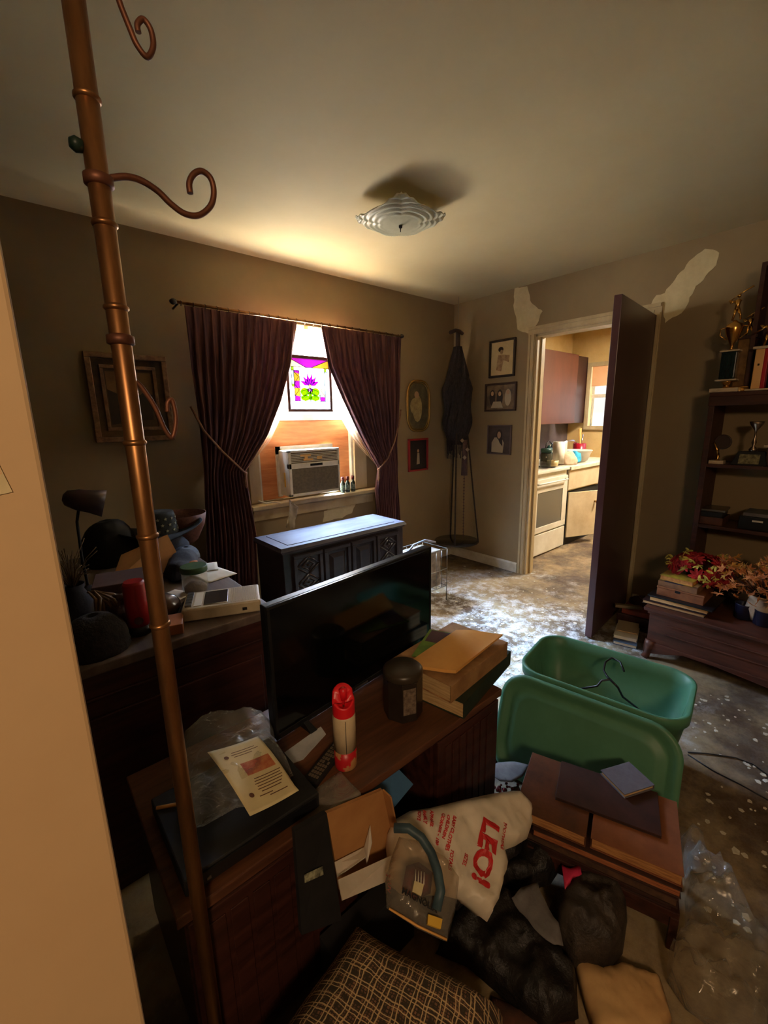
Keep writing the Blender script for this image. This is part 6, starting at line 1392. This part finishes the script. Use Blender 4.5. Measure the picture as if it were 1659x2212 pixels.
# lower shelf: cases and books
s2_ = .742
def yb_(px): return sy_(px, 3.12, 1110)
slab('book_stack_box', 'brown book lowest at the left end of the bottom trophy shelf', 'book', (3.11, yb_(1506)-.0, s2_), (0, -1, 0), .13, .18, .045, m_brownl, .002)
slab('video_cassette', 'black video cassette case upon the brown book', 'video cassette', (3.105, yb_(1508), s2_+.0455), (.05, -1, 0), .12, .19, .032, m_black, .002)
slab('grey_case', 'flat grey case on top of the black cassette', 'case', (3.115, yb_(1512), s2_+.078), (.05, -1, 0), .12, .17, .012, m_steel, .001)
dk_ = thing('radio_unit', 'black radio unit with a pale label strip on the bottom trophy shelf', 'radio', (3.18, yb_(1635), s2_))
MB().box((3.11, yb_(1635)-.12, s2_), (3.30, yb_(1598), s2_+.075)).build('case', m_black, dk_, bevel=.004)
MB().box((3.108, yb_(1652), s2_+.048), (3.11, yb_(1628), s2_+.058)).build('label_strip', m_white, dk_)
slab('folded_magazine', 'grey magazine lying on the black radio unit', 'magazine', (3.12, yb_(1605), s2_+.0755), (0, -1, 0), .15, .17, .02, m_grey, .002)

# ================================================================== KITCHEN
KB = RD
kyf = 2.15
sv = thing('stove', 'white kitchen stove with oven window and bottom drawer', 'stove', (4.06, 2.48, 0))
MB().box((3.685, kyf+.02, .0), (4.44, KB-.01, .845)).build('body', m_stovew, sv, bevel=.004)
MB().box((3.68, kyf-.01, .845), (4.445, KB-.01, .875)).build('cooktop', m_stovew, sv, bevel=.006)
mb = MB(); mb.box((3.70, kyf-.005, .25), (4.425, kyf+.02, .31)); mb.box((3.70, kyf-.005, .66), (4.425, kyf+.02, .79)); mb.box((3.70, kyf-.005, .31), (3.83, kyf+.02, .66)); mb.box((4.33, kyf-.005, .31), (4.425, kyf+.02, .66)); od = mb.build('oven_door', m_stovew, sv, bevel=.003)
MB().box((3.83, kyf+.0, .31), (4.33, kyf+.012, .66)).build('oven_window', m_oveng, od)
MB().tube([(3.78, kyf-.004, .755), (3.78, kyf-.035, .755), (4.36, kyf-.035, .755), (4.36, kyf-.004, .755)], .009, 10).build('oven_handle', m_stovew, od)
MB().box((3.70, kyf-.003, .02), (4.425, kyf+.02, .235)).build('drawer', m_stovew, sv, bevel=.004)
MB().box((3.68, KB-.07, .875), (4.445, KB-.01, 1.02)).build('back_guard', m_blackm, sv, bevel=.004)
for x in (3.8, 4.0, 4.15, 4.33): MB().tube([(x, KB-.09, .95), (x, KB-.07, .95)], .02, 14).build('knob', m_stovew, sv)
for x, y in ((3.87, 2.30), (4.26, 2.30), (3.87, 2.60), (4.26, 2.60)):
    mb = MB()
    for r in (.03, .055, .08): mb.tube([(x+r*math.cos(t*PI/12), y+r*math.sin(t*PI/12), .882) for t in range(25)], .006, 6)
    mb.build('burner_coil', m_blackm, sv)
ctp = thing('kitchen_counter', 'white kitchen counter with beige drawer front right of the stove', 'counter', (5.0, 2.48, 0))
MB().box((4.455, kyf-.02, .835), (kx1-.001, KB-.001, .872)).build('countertop', m_trimw, ctp, bevel=.004)
MB().box((4.46, kyf+.02, 0), (kx1-.01, KB-.01, .60)).build('carcass', m_blackm, ctp)
MB().box((4.46, kyf, .62), (5.20, kyf+.02, .832)).build('drawer_front', m_beige, ctp, bevel=.003)
MB().box((5.22, kyf, .62), (kx1-.01, kyf+.02, .832)).build('drawer_front', m_beige, ctp, bevel=.003)
MB().box((4.46, kyf+.03, .60), (kx1-.01, KB-.02, .834)).build('drawer_box', m_beige, ctp)
DM = FR((4.48, kyf-.002, .09), (.93, -.37, 0)); cdr = MB(DM).box((0, 0, 0), (.42, .018, .50)).build('cabinet_door', m_beige, ctp, bevel=.003)
MB(DM).tube([(.36, -.0, .38), (.36, -.025, .38), (.36, -.032, .38)], [.01, .01, .018], 12).build('door_knob', m_gold, cdr)
for x0, x1 in ((3.70, 4.43), (4.44, 5.215)):
    uc = thing('wall_cabinet', 'cherry-brown kitchen wall cabinet ' + ('over the stove' if x0 < 4 else 'over the counter corner'), 'cabinet', ((x0+x1)/2, 2.66, 1.31))
    MB().box((x0, 2.52, 1.31), (x1, KB-.005, 2.10)).build('cabinet_body', m_cab, uc, bevel=.002)
    MB().box((x0+.004, 2.50, 1.312), (x1-.004, 2.519, 2.098)).build('cabinet_door', m_cab, uc, bevel=.003)
uc = thing('wall_cabinet', 'narrow dark wall cabinet beside the kitchen window', 'cabinet', (5.56, 2.72, 1.31))
MB().box((5.38, 2.62, 1.31), (kx1-.002, KB-.005, 2.12)).build('cabinet_body', mat('dark_cherry', C(60, 30, 26), C(44, 22, 20), .4, scale=4), uc, bevel=.002)
MB().box((5.36, 2.625, 1.315), (5.379, KB-.01, 2.115)).build('cabinet_door', mat('dark_cherry', C(60, 30, 26)), uc, bevel=.002)
struct('trim_2', MB().box((3.50, KB-.008, .872), (kx1, KB, 1.31)), mat('sooty_backsplash', C(96, 84, 84), C(70, 60, 64), .5, scale=4))
def kp(px, py, y): return aty(px, py, y)
# things on stove and counter
q_ = kp(1178, 1012, 2.25); c_ = (q_.x, 2.25, .890); kt = thing('glass_canister', 'dark glass canister with a green lid on the stove', 'canister', c_)
MB().lathe([(.05, 0), (.055, .01), (.055, .13), (.045, .15)], c_, 24).build('canister_body', mat('smoked_jar', C(70, 70, 60), None, .08, alpha=.7), kt)
MB().lathe([(.056, .15), (.056, .185), (.04, .19)], c_, 24).build('lid', mat('dark_teal_lid', C(36, 70, 66), None, .4), kt)
q_ = kp(1184, 990, 2.50); c_ = (q_.x, 2.50, .890); kt = thing('kettle', 'dark green kettle behind the glass canister on the stove', 'kettle', c_)
MB().lathe([(.06, 0), (.085, .02), (.09, .08), (.06, .15), (.02, .165), (.012, .185)], c_, 24).build('kettle_body', mat('green_enamel', C(30, 60, 56), None, .25), kt)
MB().tube([(c_[0]-.07, c_[1], c_[2]+.12), (c_[0]-.06, c_[1], c_[2]+.20), (c_[0], c_[1], c_[2]+.235), (c_[0]+.06, c_[1], c_[2]+.20), (c_[0]+.07, c_[1], c_[2]+.12)], .008, 8).build('handle', m_black, kt)
q_ = kp(1206, 1000, 2.32); c_ = (q_.x-.01, 2.32, .890); kt = thing('paper_towel_roll', 'white paper towel roll standing at the right of the stove', 'paper towel', c_)
MB().lathe([(.02, .0), (.062, 0), (.062, .235), (.02, .235)], c_, 28).build('paper_roll', m_white, kt)
MB().lathe([(.019, 0), (.019, .236)], c_, 16).build('core', m_card, kt)
mb = MB(); mb.grid(lambda u, v: (c_[0]+.062+.07*u, c_[1]-.02+.01*math.sin(4*u), c_[2]+.235*(1-v)-.02*u*v), 8, 10); mb.build('loose_sheet', m_white, kt, solid=.001)
q_ = kp(1195, 1010, 2.22); c_ = (q_.x+.01, 2.235, .890); tag(MB().lathe([(.045, 0), (.055, .01), (.058, .06), (.052, .06), (.048, .015), (.005, .01)], c_, 24).build('cream_bowl', mat('cream_bowl', C(206, 184, 130), None, .4)), 'cream bowl on the stove beside the glass canister', 'bowl')
mound('cloth_sack', 'cream cloth sack slumped on the counter edge', 'sack', (4.67, 2.28, .872), .10, .09, .14, mat('cream_cloth', C(206, 184, 156), C(176, 152, 124), .85, scale=10), 4, .02, 14)
q_ = kp(1250, 1000, 2.36); c_ = (5.02, 2.36, .872); ba = thing('wash_basin', 'white enamel basin on the kitchen counter', 'basin', c_)
MB().lathe([(.09, 0), (.13, .02), (.16, .10), (.175, .13), (.178, .135), (.165, .132), (.12, .03), (.01, .012)], c_, 36).build('basin_body', m_stovew, ba)
mound('blue_cloth', 'bright blue cloth draped over the left of the basin', 'cloth', (4.875, 2.30, .885), .085, .06, .125, mat('turquoise_cloth', C(60, 170, 206), C(40, 140, 180), .8, scale=16, bump=.3), 6, .015, 20)
c_ = (4.82, 2.56, .872); tag(MB().lathe([(.03, 0), (.036, .01), (.042, .11), (.036, .11), (.03, .015), (.004, .01)], c_, 20).build('orange_cup', mat('orange_plastic', C(226, 90, 40), None, .4)), 'orange plastic cup behind the cloth sack', 'cup')
fa = thing('faucet', 'curved chrome faucet behind the basin', 'faucet', (5.02, 2.70, .872))
MB().lathe([(.025, 0), (.018, .02), (.014, .06)], (5.02, 2.70, .872), 16).build('faucet_base', m_chrome, fa)
MB().tube([(5.02, 2.70, .92), (5.03, 2.69, 1.0), (5.08, 2.64, 1.05), (5.18, 2.56, 1.10), (5.27, 2.52, 1.10), (5.31, 2.50, 1.07)], .011, 10).build('spout', m_chrome, fa)
MB().tube([(5.0, 2.70, .92), (4.99, 2.69, 1.03), (5.04, 2.66, 1.09)], .008, 8).build('lever', m_chrome, fa)
c_ = (5.40, 2.50, .872); rd = thing('utensil_crock', 'dark red crock with wooden spatula on the far counter', 'crock', c_)
MB().lathe([(.07, 0), (.075, .02), (.075, .19), (.068, .19), (.066, .02), (.01, .015)], c_, 28).build('crock_body', mat('crimson_glaze', C(140, 16, 34), None, .3), rd)
MB().hexa([(5.36, 2.47, .95), (5.38, 2.47, .95), (5.38, 2.48, .95), (5.36, 2.48, .95)], [(5.30, 2.47, 1.24), (5.36, 2.47, 1.25), (5.36, 2.48, 1.25), (5.30, 2.48, 1.24)]).build('wooden_spatula', m_mani, rd)
MB().tube([(5.43, 2.5, .95), (5.45, 2.49, 1.17)], .006, 8).build('steel_spoon', m_chrome, rd)
# peeling paint hanging from the kitchen ceiling
for k, (x, y, w2, d2) in enumerate(((4.35, 2.35, .16, .20), (4.75, 2.25, .30, .16), (4.52, 2.05, .12, .12))):
    mb = MB(); mb.grid(lambda u, v: (x+w2*(u-.5)+.02*noise.noise(Vector((u*3+k, v*3, 0))), y+.05*math.sin(v*2.4+u)+.02*noise.noise(Vector((u*5, v*4+k, 3))), RH-.001-d2*v*(.6+.4*math.sin(3*u+k*2))), 14, 10)
    tag(mb.build('peeling_paint', m_kwall, solid=.002), ('left curl of paint peeling from the kitchen ceiling', 'largest curl of paint peeling from the kitchen ceiling', 'small curl of paint nearest the doorway on the kitchen ceiling')[k], 'peeling paint', 'paint curls hanging in the kitchen')
